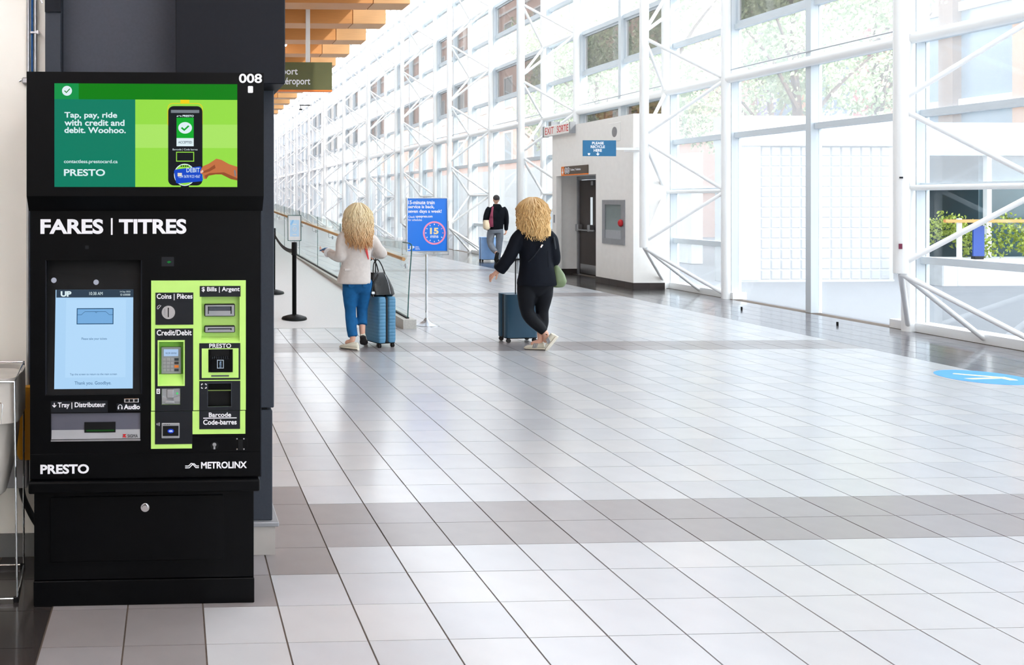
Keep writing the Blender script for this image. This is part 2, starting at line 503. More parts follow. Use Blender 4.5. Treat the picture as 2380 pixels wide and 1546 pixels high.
mfar = mat('far_white_tile', (174, 174, 177), 0.26, coat=.15)
obj('far_paving', bx(-5.4, 9.42, 36.2, 99, -0.02, 0.0), mfar, floor)

# ------------------------------------------------------------------ ramp with balustrade
slope = 0.044
RS = 0.058
ramp = obj('floor_ramp', prismx(new(), [(11.61, -0.03), (11.61, 0.001), (60, 0.001 + RS * 48.4), (60, -0.03)], -5.4, 2.9), M['ramp'])
tag(ramp, kind='structure')
def bal(d, side=0.0): return 3.03 - 0.044 * (d - 11.5) + side
cb = new()
for a in (new(),): a.free()
v0 = [(bal(11.5) - 0.085, 11.47), (bal(11.5) + 0.085, 11.47)]
def sheared_bar(y0, y1, x0, x1, z0, z1, za=0):
    """bar that follows the ramp: x offsets from the balustrade line, z offsets from the ramp surface"""
    bm = new()
    vs = []
    for y in (y0, y1):
        b = bal(y); s = slope * (y - 11.61) + za
        vs.append([bm.verts.new((b + x, y, s + z)) for x, z in ((x0, z0), (x1, z0), (x1, z1), (x0, z1))])
    a, b = vs
    for k in range(4): bm.faces.new((a[k], a[(k + 1) % 4], b[(k + 1) % 4], b[k]))
    bm.faces.new(a[::-1]); bm.faces.new(b)
    return bm
bl = thing('glass_balustrade', 'clear glass balustrade with oak handrail rising along the ramp', 'balustrade', (bal(11.5), 11.5, 0))
cb = new()
cbv = sheared_bar(11.47, 34, -0.085, 0.085, -0.02, 0.125)
for v in cbv.verts:
    if v.co.z < slope * (v.co.y - 11.61) + 0.05: v.co.z = 0.0
obj('curb', cbv, M['conc'], bl)
obj('shoe_channel', sheared_bar(11.56, 34, -0.018, 0.018, 0.125, 0.142), M['blackm'], bl)
y = 11.55
k = 0
while y < 33:
    y2 = y + 1.9
    g = obj('glass_panel', sheared_bar(y + 0.012, y2, -0.006, 0.006, 0.14, 1.09), M['bglass'], bl)
    if k == 0:
        e = new(); yb = y + 0.008
        tube(e, [(bal(yb), yb, 0.14), (bal(yb) + 0.02, yb, 0.6), (bal(yb) + 0.05, yb, 1.02), (bal(yb) + 0.035, yb + 0.03, 1.09), (bal(yb), yb + .25, 1.1)], 0.008, 6, 4)
        obj('polished_edge', e, M['gedge'], bl, smooth=True)
    else:
        obj('polished_edge', sheared_bar(y, y + 0.01, -0.006, 0.006, 0.14, 1.09), M['gedge'], g)
    y = y2 + 0.012; k += 1
hr = new()
tube(hr, [(bal(d) - 0.07, d, slope * (d - 11.61) + 0.9) for d in (11.5, 20, 34)], 0.024, 12)
obj('handrail', hr, M['rail'], bl, smooth=True)
for d in [11.62 + 1.45 * q for q in range(14)]:
    z = slope * (d - 11.61) + 0.9
    b = new()
    tube(b, [(bal(d) - 0.07, d, z - 0.02), (bal(d) - 0.07, d, z - 0.09), (bal(d) - 0.05, d, z - 0.1), (bal(d) + 0.004, d, z - 0.1)], 0.006, 6, 3)
    box(b, bal(d) - 0.016, bal(d) + 0.012, d - 0.02, d + 0.02, z - 0.13, z - 0.07, 0.004, 1)
    obj('bracket', b, M['steel'], bl, smooth=True)

# ------------------------------------------------------------------ glass wall, trusses
SP = 5.63
L2, L1, MD = 9.17, 11.03, 12.915      # leg 2, leg 1 and middle mullion of module 0
XG, XL, XC = 9.46, 9.28, 8.3
ZR = [0.0, 0.9, 1.825, 2.745, 3.69, 4.56, 5.49, 6.41, 7.32, 8.235, 9.15]
first, last, joined = -3, 15, 9
for k in range(first, last):
    o = SP * k
    w = thing('window_%d' % (k - first + 1), None, None, (XG, L2 + o, 0)); w['kind'] = 'structure'
    cols = [(L2 + o, L1 + o, 0), (L1 + o, MD + o, 1), (MD + o, L2 + SP + o, 2)]
    pj = new()
    for y0, y1, c in cols:
        ubox('mullion', XG - 0.12, XG + 0.05, y0 - 0.055, y0 + 0.055, 0, 9.2, M['alu'], w)
        rows = list(zip(ZR, ZR[1:]))
        if c: rows = [(0.0, 2.745)] + rows[3:]
        for z0, z1 in rows:
            tint = c and (abs(z0 - 4.56) < .01 or abs(z0 - 6.41) < .01 or (k == 1 and abs(z0 - 2.745) < .01))
            if z0 > 0: ubox('transom', XG - 0.07, XG + 0.04, y0 + 0.055, y1 - 0.055, z0 - 0.045, z0 + 0.045, M['alu'], w)
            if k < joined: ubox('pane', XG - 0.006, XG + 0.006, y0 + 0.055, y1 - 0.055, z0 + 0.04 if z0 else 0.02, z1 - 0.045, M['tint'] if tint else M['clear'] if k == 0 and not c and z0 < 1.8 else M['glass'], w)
            else: box(pj, XG - 0.006, XG + 0.006, y0 + 0.055, y1 - 0.055, z0 + 0.04 if z0 else 0.02, z1 - 0.045)
            if tint:
                q = new(); holed(q, y0 + .055, y1 - .055, z0 + .045, z1 - .045, [(y0 + .1, y1 - .1, z0 + .09, z1 - .09)], 0, .05)
                for v in q.verts: v.co = Vector((XG - .03 + v.co.y, v.co.x, v.co.z))
                obj('sash', q, M['alu'], w)
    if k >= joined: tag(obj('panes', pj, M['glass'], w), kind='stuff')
    else: pj.free()
    rod('spandrel_tube', (XL + .02, L1 + o, 3.69), (XL + .02, L2 + SP + o, 3.69), 0.075, M['white'], w, 12)
    rod('sprinkler_pipe', (XL + .05, L1 + o, 3.84), (XL + .05, L2 + SP + o, 3.84), 0.012, M['steel'], w)
    ubox('kerb', XG - 0.14, XG + 0.1, L2 + o - 0.12, L1 + o + 0.35, 0, 0.11, M['white'], w)
ORD = ['nearest', 'second', 'third', 'fourth', 'fifth', 'sixth', 'seventh', 'eighth', 'ninth', 'tenth', 'eleventh', 'twelfth', 'thirteenth', 'fourteenth', 'fifteenth']
def truss(label, oy):
    t = thing('lattice_column', label, 'column', (XL, 10.0 + oy, 0), 0, 'white steel lattice columns along the glass wall')
    ya, yb, yc = L2 + oy, L1 + oy, 9.97 + oy
    m = M['white']
    rod('leg', (XL, ya, 0), (XL, ya, 9.1), 0.075, m, t, 12)
    rod('leg', (XL, yb, 0), (XL, yb, 9.1), 0.075, m, t, 12)
    rod('front_chord', (XC, yc, 0.82), (XC, yc, 9.1), 0.076, m, t, 12)
    zc = [0.87, 2.75, 4.57, 6.4, 8.25]
    zl = [0.06, 1.81, 3.69, 5.49, 7.32, 9.1]
    for i, z in enumerate(zc):
        for yy in (ya, yb):
            rod('brace', (XC, yc, z - 0.05), (XL, yy, zl[i]), 0.031, m, t)
            rod('brace', (XC, yc, z + 0.05), (XL, yy, zl[i + 1]), 0.031, m, t)
    for z in zl[1:5]: rod('strut', (XL, ya, z), (XL, yb, z), 0.036 if z < 3 or z > 4 else 0.07, m, t)
    rod('foot_brace', (XC, yc, 0.83), (XL + .05, yc + 0.05, 0.06), 0.03, m, t)
    return t
sticker_done = False
for k in range(0, 15):
    lab = {0: 'white steel lattice column at the right edge of the picture, nearest the blue floor sticker',
           1: 'white steel lattice column standing in front of the white washroom block',
           2: 'white steel lattice column just beyond the white washroom block and exit sign'}.get(k, 'white steel lattice column, %s along the glass wall counting from the right edge' % ORD[min(k, 14)])
    tt = truss(lab, SP * k)
    if k == 0:
        obj('sticker', bx(8.215, 8.255, 9.895, 9.9, 1.1, 1.16), M['maroon'], tt); obj('sticker', bx(8.222, 8.262, 9.893, 9.898, 1.9, 1.92), M['panel'], tt)

# roof: curved eave and glazed slope
roof = thing('window_30', None, None, (9.4, 0, 9.15)); roof['kind'] = 'structure'
arc = [(9.42 - 1.25 * (1 - math.cos(a)), 9.15 + 1.25 * math.sin(a)) for a in [PI / 2 * q / 6 for q in range(7)]] + [(2.7, 11.4)]
for k in range(first * 3, last * 3):
    y0 = L2 + SP / 3 * k
    b = new(); tube(b, [(x, y0, z) for x, z in arc], 0.05, 6)
    obj('rafter', b, M['alu'], roof, smooth=True)
for i, (x, z) in enumerate(arc[:7:2] + [(6.6, 10.67), (4.8, 11.0), (2.9, 11.3)]):
    rod('purlin', (x, L2 + SP * first, z), (x, 93, z), 0.04 if i else 0.07, M['white'], roof)
b = new()
rr = [[b.verts.new((x + 0.06, y0, z + 0.06)) for x, z in arc] for y0 in (L2 + SP * first, 93)]
b.faces.new((rr[0][-2], rr[0][-1], rr[1][-1], rr[1][-2]))
b2 = new()
r2 = [[b2.verts.new((x + 0.06, y0, z + 0.06)) for x, z in arc] for y0 in (L2 + SP * first, 93)]
for i in range(len(arc) - 2): b2.faces.new((r2[0][i], r2[0][i + 1], r2[1][i + 1], r2[1][i]))
bmesh.ops.solidify(b2, geom=b2.faces[:], thickness=0.012)
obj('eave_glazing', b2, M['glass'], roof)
bmesh.ops.solidify(b, geom=b.faces[:], thickness=0.012)
obj('roof_glazing', b, M['dimroof'], roof)
wl = obj('wall_upper', bx(2.6, 2.75, -8, 93, 4.7, 11.5), M['plaster']); tag(wl, kind='structure')

wk = obj('wall_back', bx(-5.5, 2.75, -8.2, -8.0, 0, 11.5), M['plaster']); tag(wk, kind='structure')  # added end wall, keeps bright sky out of the black machine's reflections
ew = thing('window_31', None, None, (6.1, -8.1, 0)); ew['kind'] = 'structure'  # glazed opening added to let side light reach the fare machine
for q in range(5): ubox('mullion', 2.75 + 1.7 * q, 2.87 + 1.7 * q, -8.2, -8.0, 0, 11.3, M['alu'], ew)
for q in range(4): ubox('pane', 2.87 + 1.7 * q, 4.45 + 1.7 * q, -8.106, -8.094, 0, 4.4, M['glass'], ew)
obj('sun_stop_panel', bx(2.75, 9.6, -8.2, -8.0, 4.5, 11.5), M['plaster'], ew)  # added opaque panel, stops sun that would strike the fare machine
# timber ceiling
ceil = obj('ceiling', bx(-5.5, 2.95, -8, 95, 4.78, 4.95), M['ceil']); tag(ceil, kind='structure')
bw = 0.41
bmesh_b = bx(-5.4, 2.64, 0, bw, 0, 0.5, 0.003, 1)
for v in bmesh_b.verts: pass
me_b = bpy.data.meshes.new('beam'); bmesh.ops.recalc_face_normals(bmesh_b, faces=bmesh_b.faces[:]); bmesh_b.to_mesh(me_b); bmesh_b.free(); me_b.materials.append(M['wood'])
eb = bx(2.648, 3.14, 0, bw, 0, 0.5, 0.004, 1)
me_e = bpy.data.meshes.new('end_block'); bmesh.ops.recalc_face_normals(eb, faces=eb.faces[:]); eb.to_mesh(me_e); eb.free(); me_e.materials.append(M['wood2'])
for k in range(-10, 46):
    yb_ = 11.86 + 1.372 * k
    o = bpy.data.objects.new('beam', me_b); COL.objects.link(o); o.location = (0, yb_, 4.262); o.parent = ceil
    e = bpy.data.objects.new('end_block', me_e); COL.objects.link(e); e.parent = o
cnt = {True: -1, False: -1}
LO = ['nearest', 'second', 'third', 'fourth', 'fifth', 'sixth', 'seventh', 'eighth', 'ninth', 'tenth', 'eleventh', 'twelfth']
for k in (-4, -3.5, -3, -2.5, -2.25, -2, -1.5, -1, 0):  # only the row over the sign is seen; in-between rows added as fill
    for x in (.73, -2.6):
        yl = 15.3 + 5.488 * k
        if x < 0 and k >= 0: continue
        if k in (-2.25, -1.5, -1) and x > 0: continue
        cnt[x > 0] += 1
        lab = 'slim white linear light between timber beams, just above the olive hanging sign' if k == 0 else 'unseen slim white linear light under timber beams, %s row %s, %s' % (LO[cnt[x > 0]], 'from the back wall', 'hall side' if x > 0 else 'wall side')
        if k == -2.25: lab = 'added unseen linear light nearest the beige wall beside the fare machine'
        lt = thing('ceiling_light', lab, 'light', (x + .6, yl, 4.28), 0, 'linear lights under the timber beams')
        obj('housing', bx(x, x + 1.2, yl - .05, yl + .05, 4.295, 4.34, .004, 1), M['cap'] if 'cap' in M else M['white'], lt)
        obj('diffuser', bx(x + .01, x + 1.19, yl - .042, yl + .042, 4.282, 4.296), M['lamp'], lt)
        for dx in (.1, 1.1): obj('hanger', bx(x + dx - .004, x + dx + .004, yl - .004, yl + .004, 4.34, 4.78), M['steel'], lt)


# ------------------------------------------------------------------ white washroom block
X0, XB, YA, YB, ZT = 8.56, 9.17, 16.475, 20.08, 3.27
wb = thing('wall_block', None, None, (X0, YA, 0)); wb['kind'] = 'structure'
b = new()
holed(b, YA, YB, 0, ZT, [(17.967, 19.86, -1, 2.19)], 0, 0.12)
for v in b.verts: v.co = Vector((X0 + v.co.y, v.co.x, v.co.z))
obj('corridor_face', b, M['plaster'], wb)
obj('end_face', bx(X0 + .12, XB + .02, YA, YA + 0.12, 0, ZT), M['plaster'], wb)
obj('far_face', bx(X0 + .12, XB, YB - 0.12, YB, 0, ZT), M['plaster'], wb)
obj('roof_slab', bx(X0 + .12, XB, YA + .12, YB - .12, 2.19, ZT), M['plaster'], wb)
obj('recess_jamb', bx(X0 + .12, XB - .02, 17.82, 17.967, 0, 2.19), M['plaster'], wb)
obj('back_wall', bx(XB - .02, XB + .02, YA + .12, 18.8, 0, 2.19), M['plaster'], wb)
yy = YA
for q in range(5):
    y1 = min(yy + 0.305, 17.967); 
    if y1 - yy > .02: ubox('skirting_tile', X0 - 0.012, X0 + .001, yy + .002, y1 - .002, 0, 0.115, M['brown'], wb)
    yy = y1
xx = X0 - .01
for q in range(2):
    ubox('skirting_tile', xx + .002, xx + 0.3, YA - 0.012, YA + .001, 0, 0.115, M['brown'], wb); xx += 0.305
for q in range(2): ubox('skirting_tile', X0 + .12 + q * .25, X0 + .366 + q * .25, YB - .135, YB - .119, 0, 0.115, M['brown'], wb)
ubox('wall_switch', X0 - .006, X0 + .001, 19.93, 20.0, 1.15, 1.33, M['silver'], wb)
d = thing('door_1', None, None, (9.13, 18.85, 0)); d['kind'] = 'structure'
obj('door_leaf', bx(9.10, 9.145, 18.9, 19.88, 0.01, 2.1), M['brown'], d)
fr = new(); holed(fr, 18.78, 19.955, 0, 2.188, [(18.88, 19.885, -1, 2.11)], 0, 0.08)
for v in fr.verts: v.co = Vector((9.07 + v.co.y, v.co.x, v.co.z))
obj('door_frame', fr, M['silver'], d)
obj('vision_pane', bx(9.092, 9.101, 19.25, 19.34, 1.1, 1.72), emit('glowing_vision_pane', (226, 236, 242), .9), d)  # pane glows by itself in place of light from behind the door
obj('kick_plate', bx(9.094, 9.101, 18.95, 19.83, 0.04, 0.24), M['steel'], d)
b = new(); tube(b, [(9.0, 18.98, 1.0), (9.0, 19.84, 1.0)], 0.018, 8); box(b, 8.985, 9.1, 19.72, 19.86, 0.97, 1.12, 0.01, 1); box(b, 8.985, 9.1, 19.17, 19.28, 0.97, 1.12, 0.01, 1)
obj('push_bar', b, M['steel'], d)
obj('door_closer', bx(9.06, 9.1, 19.15, 19.25, 1.98, 2.07), M['steel'], d)
# fire hose cabinet
fc = thing('fire_hose_cabinet', 'grey framed fire hose cabinet with red valve set in the washroom wall', 'cabinet', (X0, 17.2, 0.8))
b = new(); holed(b, 16.78, 17.655, 0.8, 1.66, [(16.9, 17.54, 0.91, 1.57)], 0, .05)
for v in b.verts: v.co = Vector((X0 - .025 + v.co.y, v.co.x, v.co.z))
obj('frame', b, M['silver'], fc)
obj('backing', bx(X0 - .004, X0 + .004, 16.9, 17.54, .91, 1.57), M['silver'], fc)
obj('glass_door', bx(X0 - .014, X0 - .008, 16.9, 17.54, 1.08, 1.57), M['bglass'], fc)
obj('lower_panel', bx(X0 - .016, X0 - .008, 16.9, 17.54, .91, 1.075), M['steel'], fc)
b = new(); ball(b, (X0 - .05, 16.86, 1.22), .05, .055, .07); obj('valve', b, M['red'], fc, smooth=True)
# signs on the block
def sign_x(bm, flip=True):
    """turn a mesh built facing -y (x,z layout) so that it faces -x: x -> -y"""
    for v in bm.verts: v.co = Vector((v.co.y, -v.co.x, v.co.z))
    return bm
ws = thing('washroom_sign', 'brown washroom sign with orange arrow end above the door opening', 'sign', (X0 - .02, 18.9, 2.2))
YS0, YS1 = 19.548, 18.29
obj('board', bx(X0 - .025, X0 - .002, YS1, YS0 - 0.155, 2.215, 2.39), M['brownsign'], ws)
obj('arrow_panel', bx(X0 - .026, X0 - .002, YS0 - .155, YS0, 2.19, 2.39), M['orange'], ws)
obj('orange_strip', bx(X0 - .026, X0 - .002, YS1, YS0 - .155, 2.19, 2.215), M['orange'], ws)
yS = -(YS0)
obj('arrow', sign_x(prism(new(), [(yS + .065, 2.35), (yS + .09, 2.35), (yS + .09, 2.28), (yS + .125, 2.28), (yS + .0775, 2.215), (yS + .03, 2.28), (yS + .065, 2.28)], X0 - .0285, X0 - .0265)), M['wlet'], ws)
for q, c in enumerate((0.24, 0.36)):
    b = new(); tube(b, [(X0 - .028, -(yS + c) + .055 * math.cos(a), 2.3 + .065 * math.sin(a)) for a in [2 * PI * i / 20 for i in range(21)]], .006, 5, cap=False)
    box(b, X0 - .0285, X0 - .0255, -(yS + c) - .015, -(yS + c) + .015, 2.26, 2.32); ball(b, (X0 - .028, -(yS + c), 2.335), .004, .014, .012, 8, 5)
    obj('pictogram', b, M['wlet'], ws)
obj('lettering', sign_x(text('Toilets | Toilettes', yS + .45, yS + .95, 2.275, 2.335, X0 - .026, .02)), M['wlet'], ws)
rs = thing('recycle_sign', 'blue sign reading please recycle here on the washroom block', 'sign', (7.65, 15.9, 2.45))
obj('board', bx(7.339, 7.946, 15.9, 15.915, 2.446, 2.73), M['teal'], rs)
for s_, a_, b_, z_ in (('PLEASE', .165, .38, 2.655), ('RECYCLE', .14, .40, 2.59), ('HERE', .195, .345, 2.525)):
    obj('lettering', text(s_, 7.339 + a_, 7.339 + b_, z_, z_ + .05, 15.899, .035), M['wlet'], rs)
obj('arrow', prism(new(), [(7.6, 2.515), (7.62, 2.515), (7.62, 2.49), (7.645, 2.49), (7.61, 2.455), (7.575, 2.49), (7.6, 2.49)], 15.897, 15.8995), M['wlet'], rs)
obj('emblem', prism(new(), [(7.425, 2.50), (7.47, 2.50), (7.468, 2.475), (7.447, 2.46), (7.428, 2.475)], 15.897, 15.8995), M['wlet'], rs)
b = bx(7.9, 8.4, 15.916, 15.93, 2.56, 2.6); box(b, 8.38, 8.64, 15.93, 16.476, 2.55, 2.61)
obj('bracket', b, M['white'], rs)
es = thing('exit_sign', 'white exit sign with red letters in two languages at top of washroom block', 'sign', (X0 - .1, 19.6, 3.1))
obj('housing', bx(X0 - .12, X0 - .002, 18.93, 20.25, 3.10, 3.32, 0.006, 1), M['plaster'], es)
obj('end_cap', bx(X0 - .122, X0 - .0, 18.89, 18.935, 3.09, 3.33), M['silver'], es)
obj('end_cap', bx(X0 - .122, X0 - .0, 20.245, 20.32, 3.09, 3.33), M['silver'], es)
obj('mount', bx(X0 - .1, X0 + .1, 19.9, 20.05, 3.32, 3.42), M['silver'], es)
RL = emit('red_exit_letters', (205, 60, 60), 0.8)
obj('lettering', sign_x(text('EXIT', -20.18, -19.72, 3.14, 3.29, X0 - .121, .0)), RL, es)
obj('lettering', sign_x(text('SORTIE', -19.55, -18.98, 3.14, 3.29, X0 - .121, .01)), RL, es)
sp = thing('wall_speaker', 'pale square wall speaker above the blue recycling sign', 'speaker', (X0 - .01, 17.15, 2.9))
obj('plate', bx(X0 - .012, X0 - .001, 16.95, 17.4, 2.8, 3.16, .004, 1), M['plaster'], sp)
b = new(); lathe(b, [(.001, 0), (.1, 0), (.1, .004), (.001, .006)])
for v in b.verts: v.co = Vector((X0 - .012 - v.co.z, 17.17 + v.co.x, 2.98 + v.co.y))
obj('grille', b, M['silver'], sp)
# ------------------------------------------------------------------ outside
gr = obj('ground_outside', bx(9.6, 70, -40, 140, -0.12, -0.02), M['pave']); tag(gr, kind='structure')
# glass block wall with white coping, square to the hall
gw = thing('glass_block_wall', 'white glass block wall with concrete coping beyond the near panes', 'wall', (13, 18, -.7))
obj('base_course', bx(11.3, 14.85, 18.0, 18.4, -.7, 0.02), M['cap2'], gw)
obj('end_pier', bx(11.3, 12.0, 17.98, 18.4, 0.02, 2.77), M['cap2'], gw)
b0 = new()
v = [[b0.verts.new((x, y, z)) for x, z in ((e, e), (.21 - e, e), (.21 - e, .21 - e), (e, .21 - e))] for y, e in ((.03, .008), (0, .026))]
for q in range(4): b0.faces.new((v[0][q], v[0][(q + 1) % 4], v[1][(q + 1) % 4], v[1][q]))
b0.faces.new(v[1])
me = bpy.data.meshes.new('block'); bmesh.ops.recalc_face_normals(b0, faces=b0.faces[:]); b0.to_mesh(me); b0.free(); me.materials.append(M['wblock'])
for i in range(13):
    for j in range(13):
        o = bpy.data.objects.new('block', me); COL.objects.link(o); o.location = Vector((12.02 + .2115 * i, 18.0, .02 + .2115 * j)) - gw.location; o.parent = gw
obj('mortar', bx(12.0, 14.85, 18.03, 18.3, .02, 2.77), M['cap2'], gw)
for q in range(2): obj('coping', bx(11.3 + 1.8 * q, 11.3 + 1.8 * (q + 1) - .012, 17.92, 18.45, 2.77, 3.38), M['cap2'], gw)
# pale brick building along the far part of the hall
def facade(name, label, x0, x1, y0, y1, z1, m, wins, wm, cat='building', zb=0):
    t = thing(name, label, cat, (x0, y0, 0))
    b = bx(x0, x1, y0, y1, zb, z1); obj('wall', b, m, t)
    for (ya, yb, za, zc) in wins:
        f = new(); holed(f, ya - .08, yb + .08, za - .08, zc + .08, [(ya, yb, za, zc)], 0, .12)
        for v in f.verts: v.co = Vector((x0 - .06 + v.co.y, v.co.x, v.co.z))
        fo = obj('window_frame', f, M['cap'], t)
        obj('pane', bx(x0 - .02, x0 + .02, ya, yb, za, zc), wm, fo)
    return t
wins = [(41.5 + 4.2 * i, 42.6 + 4.2 * i, 3.9 + 3.1 * j, 5.5 + 3.1 * j) for i in range(13) for j in range(4)]
bb = facade('brick_building', 'pale pink brick building with sash windows beyond the far glass wall', 19.0, 32, 39.5, 95, 17.5, M['brick'], wins, M['dglass'])
for j in range(5): obj('string_course', bx(18.93, 19.0, 39.5, 95, 3.0 + 3.1 * j, 3.12 + 3.1 * j), M['cap'], bb)
wq = obj('white_terrace_wall', bx(13.5, 13.8, 23.0, 95, 0, 2.9), M['cap'], None, (13.5, 24, 0)); tag(wq, 'white terrace wall below the pale brick building', 'wall')
cf = thing('office_building', 'blue glass office block with coloured vertical panels behind the trees', 'building', (26, 30, 0))
obj('facade', bx(26, 34, 22, 38.5, 0, 16), M['bglass2'], cf)
for i, (y, w_, m_) in enumerate(((10.6, .5, 'purfin'), (13.2, .7, 'orfin'), (15.6, .35, 'bark'), (17.6, .4, 'orfin'), (18.3, .45, 'redfin'), (20.6, .4, 'orfin'), (22.4, .5, 'purfin'))):
    obj('vertical_panel', bx(25.7, 26.0, 22 + (y - 10.6) * 1.35, 22 + (y - 10.6) * 1.35 + w_ * 1.6, 1.5, 16), M[m_], cf)
for j in range(5): obj('floor_band', bx(25.9, 26.0, 22, 38.5, 1.5 + 3.2 * j, 1.8 + 3.2 * j), M['cap'], cf)
# added unseen block, sized to keep direct sun off the near floor
sb_ = obj('sun_block', bx(14.2, 30, -60, -4.2, 0, 14.6), M['cap'], None, (14.2, -30, 0)); tag(sb_, 'added sun-blocking mass beside the hall behind the camera', 'building')
# trees
def leafcloud(bm, c, r, n, size, rnd):
    for q in range(n):
        while True:
            p = Vector((rnd.uniform(-1, 1), rnd.uniform(-1, 1), rnd.uniform(-1, 1)))
            if p.length < 1: break
        p = Vector((c[0] + p.x * r[0], c[1] + p.y * r[1], c[2] + p.z * r[2]))
        a = Vector((rnd.gauss(0, 1), rnd.gauss(0, 1), rnd.gauss(0, .6))).normalized(); u = a.orthogonal().normalized(); s = size * rnd.uniform(.6, 1.4)
        v = a.cross(u)
        bm.faces.new([bm.verts.new(p + u * s * x + v * s * y + a * s * .15 * z) for x, y, z in ((-1, 0, 0), (-.2, -.55, 1), (.9, -.1, 0), (-.1, .55, 1))])
def tree(label, x, y, h, r, seed):
    rnd = random.Random(seed)
    t = thing('tree', label, 'tree', (x, y, 0), 0, 'trees outside the glass wall')
    b = new(); tube(b, [(x, y, -.02), (x + .1, y + .1, h * .35), (x - .1, y, h * .6), (x, y + .1, h * .85)], [.16, .12, .07, .03], 8, 4)
    for q in range(6):
        z = h * rnd.uniform(.35, .7); a = rnd.uniform(0, 2 * PI)
        tube(b, [(x, y, z), (x + math.cos(a) * r * .4, y + math.sin(a) * r * .4, z + h * .12), (x + math.cos(a) * r * .8, y + math.sin(a) * r * .8, z + h * .2)], [.06, .02], 6, 3)
    obj('trunk', b, M['bark'], t, smooth=True)
    b = new()
    for q in range(16):
        a = rnd.uniform(0, 2 * PI); rr_ = r * rnd.uniform(.1, .8)
        leafcloud(b, (x + math.cos(a) * rr_, y + math.sin(a) * rr_, h * rnd.uniform(.45, 1.0)), (r * .45, r * .45, h * .12), 420, .075, rnd)
    obj('crown', b, M['leaf'], t)
TL = ('leafy tree directly behind the glass block wall', 'leafy tree just past the far end of the glass block wall', 'leafy tree beside the corner of the pale brick building', 'leafy tree above the terrace hedge at the right edge', 'tall leafy tree in front of the blue office block', 'leafy tree seen over the white washroom block')
for i, (x, y, h, r) in enumerate(((15.2, 21.4, 9.0, 2.0), (14.8, 26.2, 8.4, 1.9), (15.6, 36.4, 8.5, 2.0), (19.2, 23.8, 9.5, 1.9), (20.4, 30.0, 10.0, 2.4), (15.0, 31.2, 8.6, 2.0))):
    tree(TL[i], x, y, h, r, i + 3)
# terrace hedge, blue banner, dark glazed pavilion
pl = thing('planter', 'long low planter of yellow green hedge plants on the terrace outside', 'planter', (17, 17.4, 0))
obj('trough', bx(15.0, 22.5, 17.0, 17.8, -.1, 0.5, .02, 1), M['cap2'], pl)
b = new(); rnd = random.Random(5)
for q in range(30): leafcloud(b, (15.2 + q * .24, 17.4 + rnd.uniform(-.2, .2), .85 + rnd.uniform(-.15, .3)), (.3, .35, .3), 170, .04, rnd)
obj('foliage', b, M['leaf2'], pl)
obj('timber_rail', bx(15.0, 22.5, 16.93, 16.99, 1.22, 1.28), M['wood'], pl)
for q in range(4): obj('rail_post', bx(15.3 + 2 * q, 15.38 + 2 * q, 16.99, 17.03, 0, 1.3), M['white'], pl)
bn = thing('blue_banner', 'blue freestanding banner on the terrace beyond the right panes', 'banner', (15.75, 17.05, .5))
obj('panel', bx(15.64, 15.86, 17.02, 17.05, .56, 1.15), M['bluepanel'], bn); obj('foot', bx(15.66, 15.84, 17.01, 17.1, .5, .56), M['blackm'], bn)
ob = thing('glass_pavilion', 'dark teal glazed pavilion behind the hedge on the terrace', 'building', (19, 20.5, 0))
TG = mat('teal_glazing', (44, 70, 80), .15)
obj('glazing', bx(15.6, 17.2, 20.0, 21.2, -.1, 2.6), TG, ob); obj('glazing', bx(17.2, 30, 18.6, 21.2, -.1, 2.6), TG, ob)
for q in range(6): obj('post', bx(17.3 + q * 1.2, 17.4 + q * 1.2, 18.5, 18.6, -.1, 2.6), M['white'], ob)
obj('fascia', bx(15.4, 30, 18.4, 21.4, 2.6, 3.3), M['bglass2'], ob)

# ------------------------------------------------------------------ left wall, clad column, service things
wl = obj('wall_left', bx(-5.5, -0.55, 4.23, 4.4, 0, 4.8), M['beige']); tag(wl, kind='structure')
w2 = obj('wall_west', bx(-5.6, -5.4, -8, 95, 0, 4.8), M['beige']); tag(w2, kind='structure')
bs = obj('baseboard_left', bx(-5.4, -0.6, 4.215, 4.231, 0, .105), M['greybase']); tag(bs, kind='structure')
cc = thing('clad_column', 'charcoal metal clad column with projecting header behind the fare machine', 'column', (-.05, 4.4, 0))
obj('plinth', bx(-.58, .474, 4.19, 5.2, 0, .135), M['stone'], cc)
obj('plinth_cap', bx(-.58, .49, 4.175, 5.215, .135, .157, .004, 1), M['silver'], cc)
obj('lower_cladding', bx(-.57, .462, 4.2, 5.19, .157, .672, .004, 1), M['charc'], cc)
obj('seam', bx(-.56, .44, 4.22, 5.18, .672, .684), M['blackm'], cc)
obj('upper_cladding', bx(-.5, .469, 4.195, 5.19, .684, 4.75, .004, 1), M['charc'], cc)
obj('recessed_panel', bx(-.505, .02, 4.17, 4.196, 1.9, 4.7), M['charc3'], cc)
obj('side_strip', bx(-.578, -.507, 4.1, 4.19, .684, 4.7, .003, 1), M['charc'], cc)
obj('header_box', bx(.009, .491, 3.95, 5.4, 2.163, 4.7, .004, 1), M['charc2'], cc)
obj('header_cap', bx(-.578, -.507, 4.09, 4.1, 2.5, 4.7), M['charc2'], cc)
for i, x in enumerate((-.672, -.639)):
    b = new(); tube(b, [(x, 4.218, .7), (x, 4.218, 4.78)], .0088, 10)
    o = obj('conduit', b, M['steel'], None, (x, 4.218, .7), smooth=True); tag(o, ('steel conduit running up the beige wall, left of the blue cable', 'steel conduit running up the beige wall, right of the blue cable')[i], 'conduit', 'steel conduits on the beige wall')
b = new(); tube(b, [(-.657, 4.222, .7), (-.6575, 4.222, 1.6), (-.655, 4.222, 2.4), (-.654, 4.222, 4.78)], .0045, 8, 3)
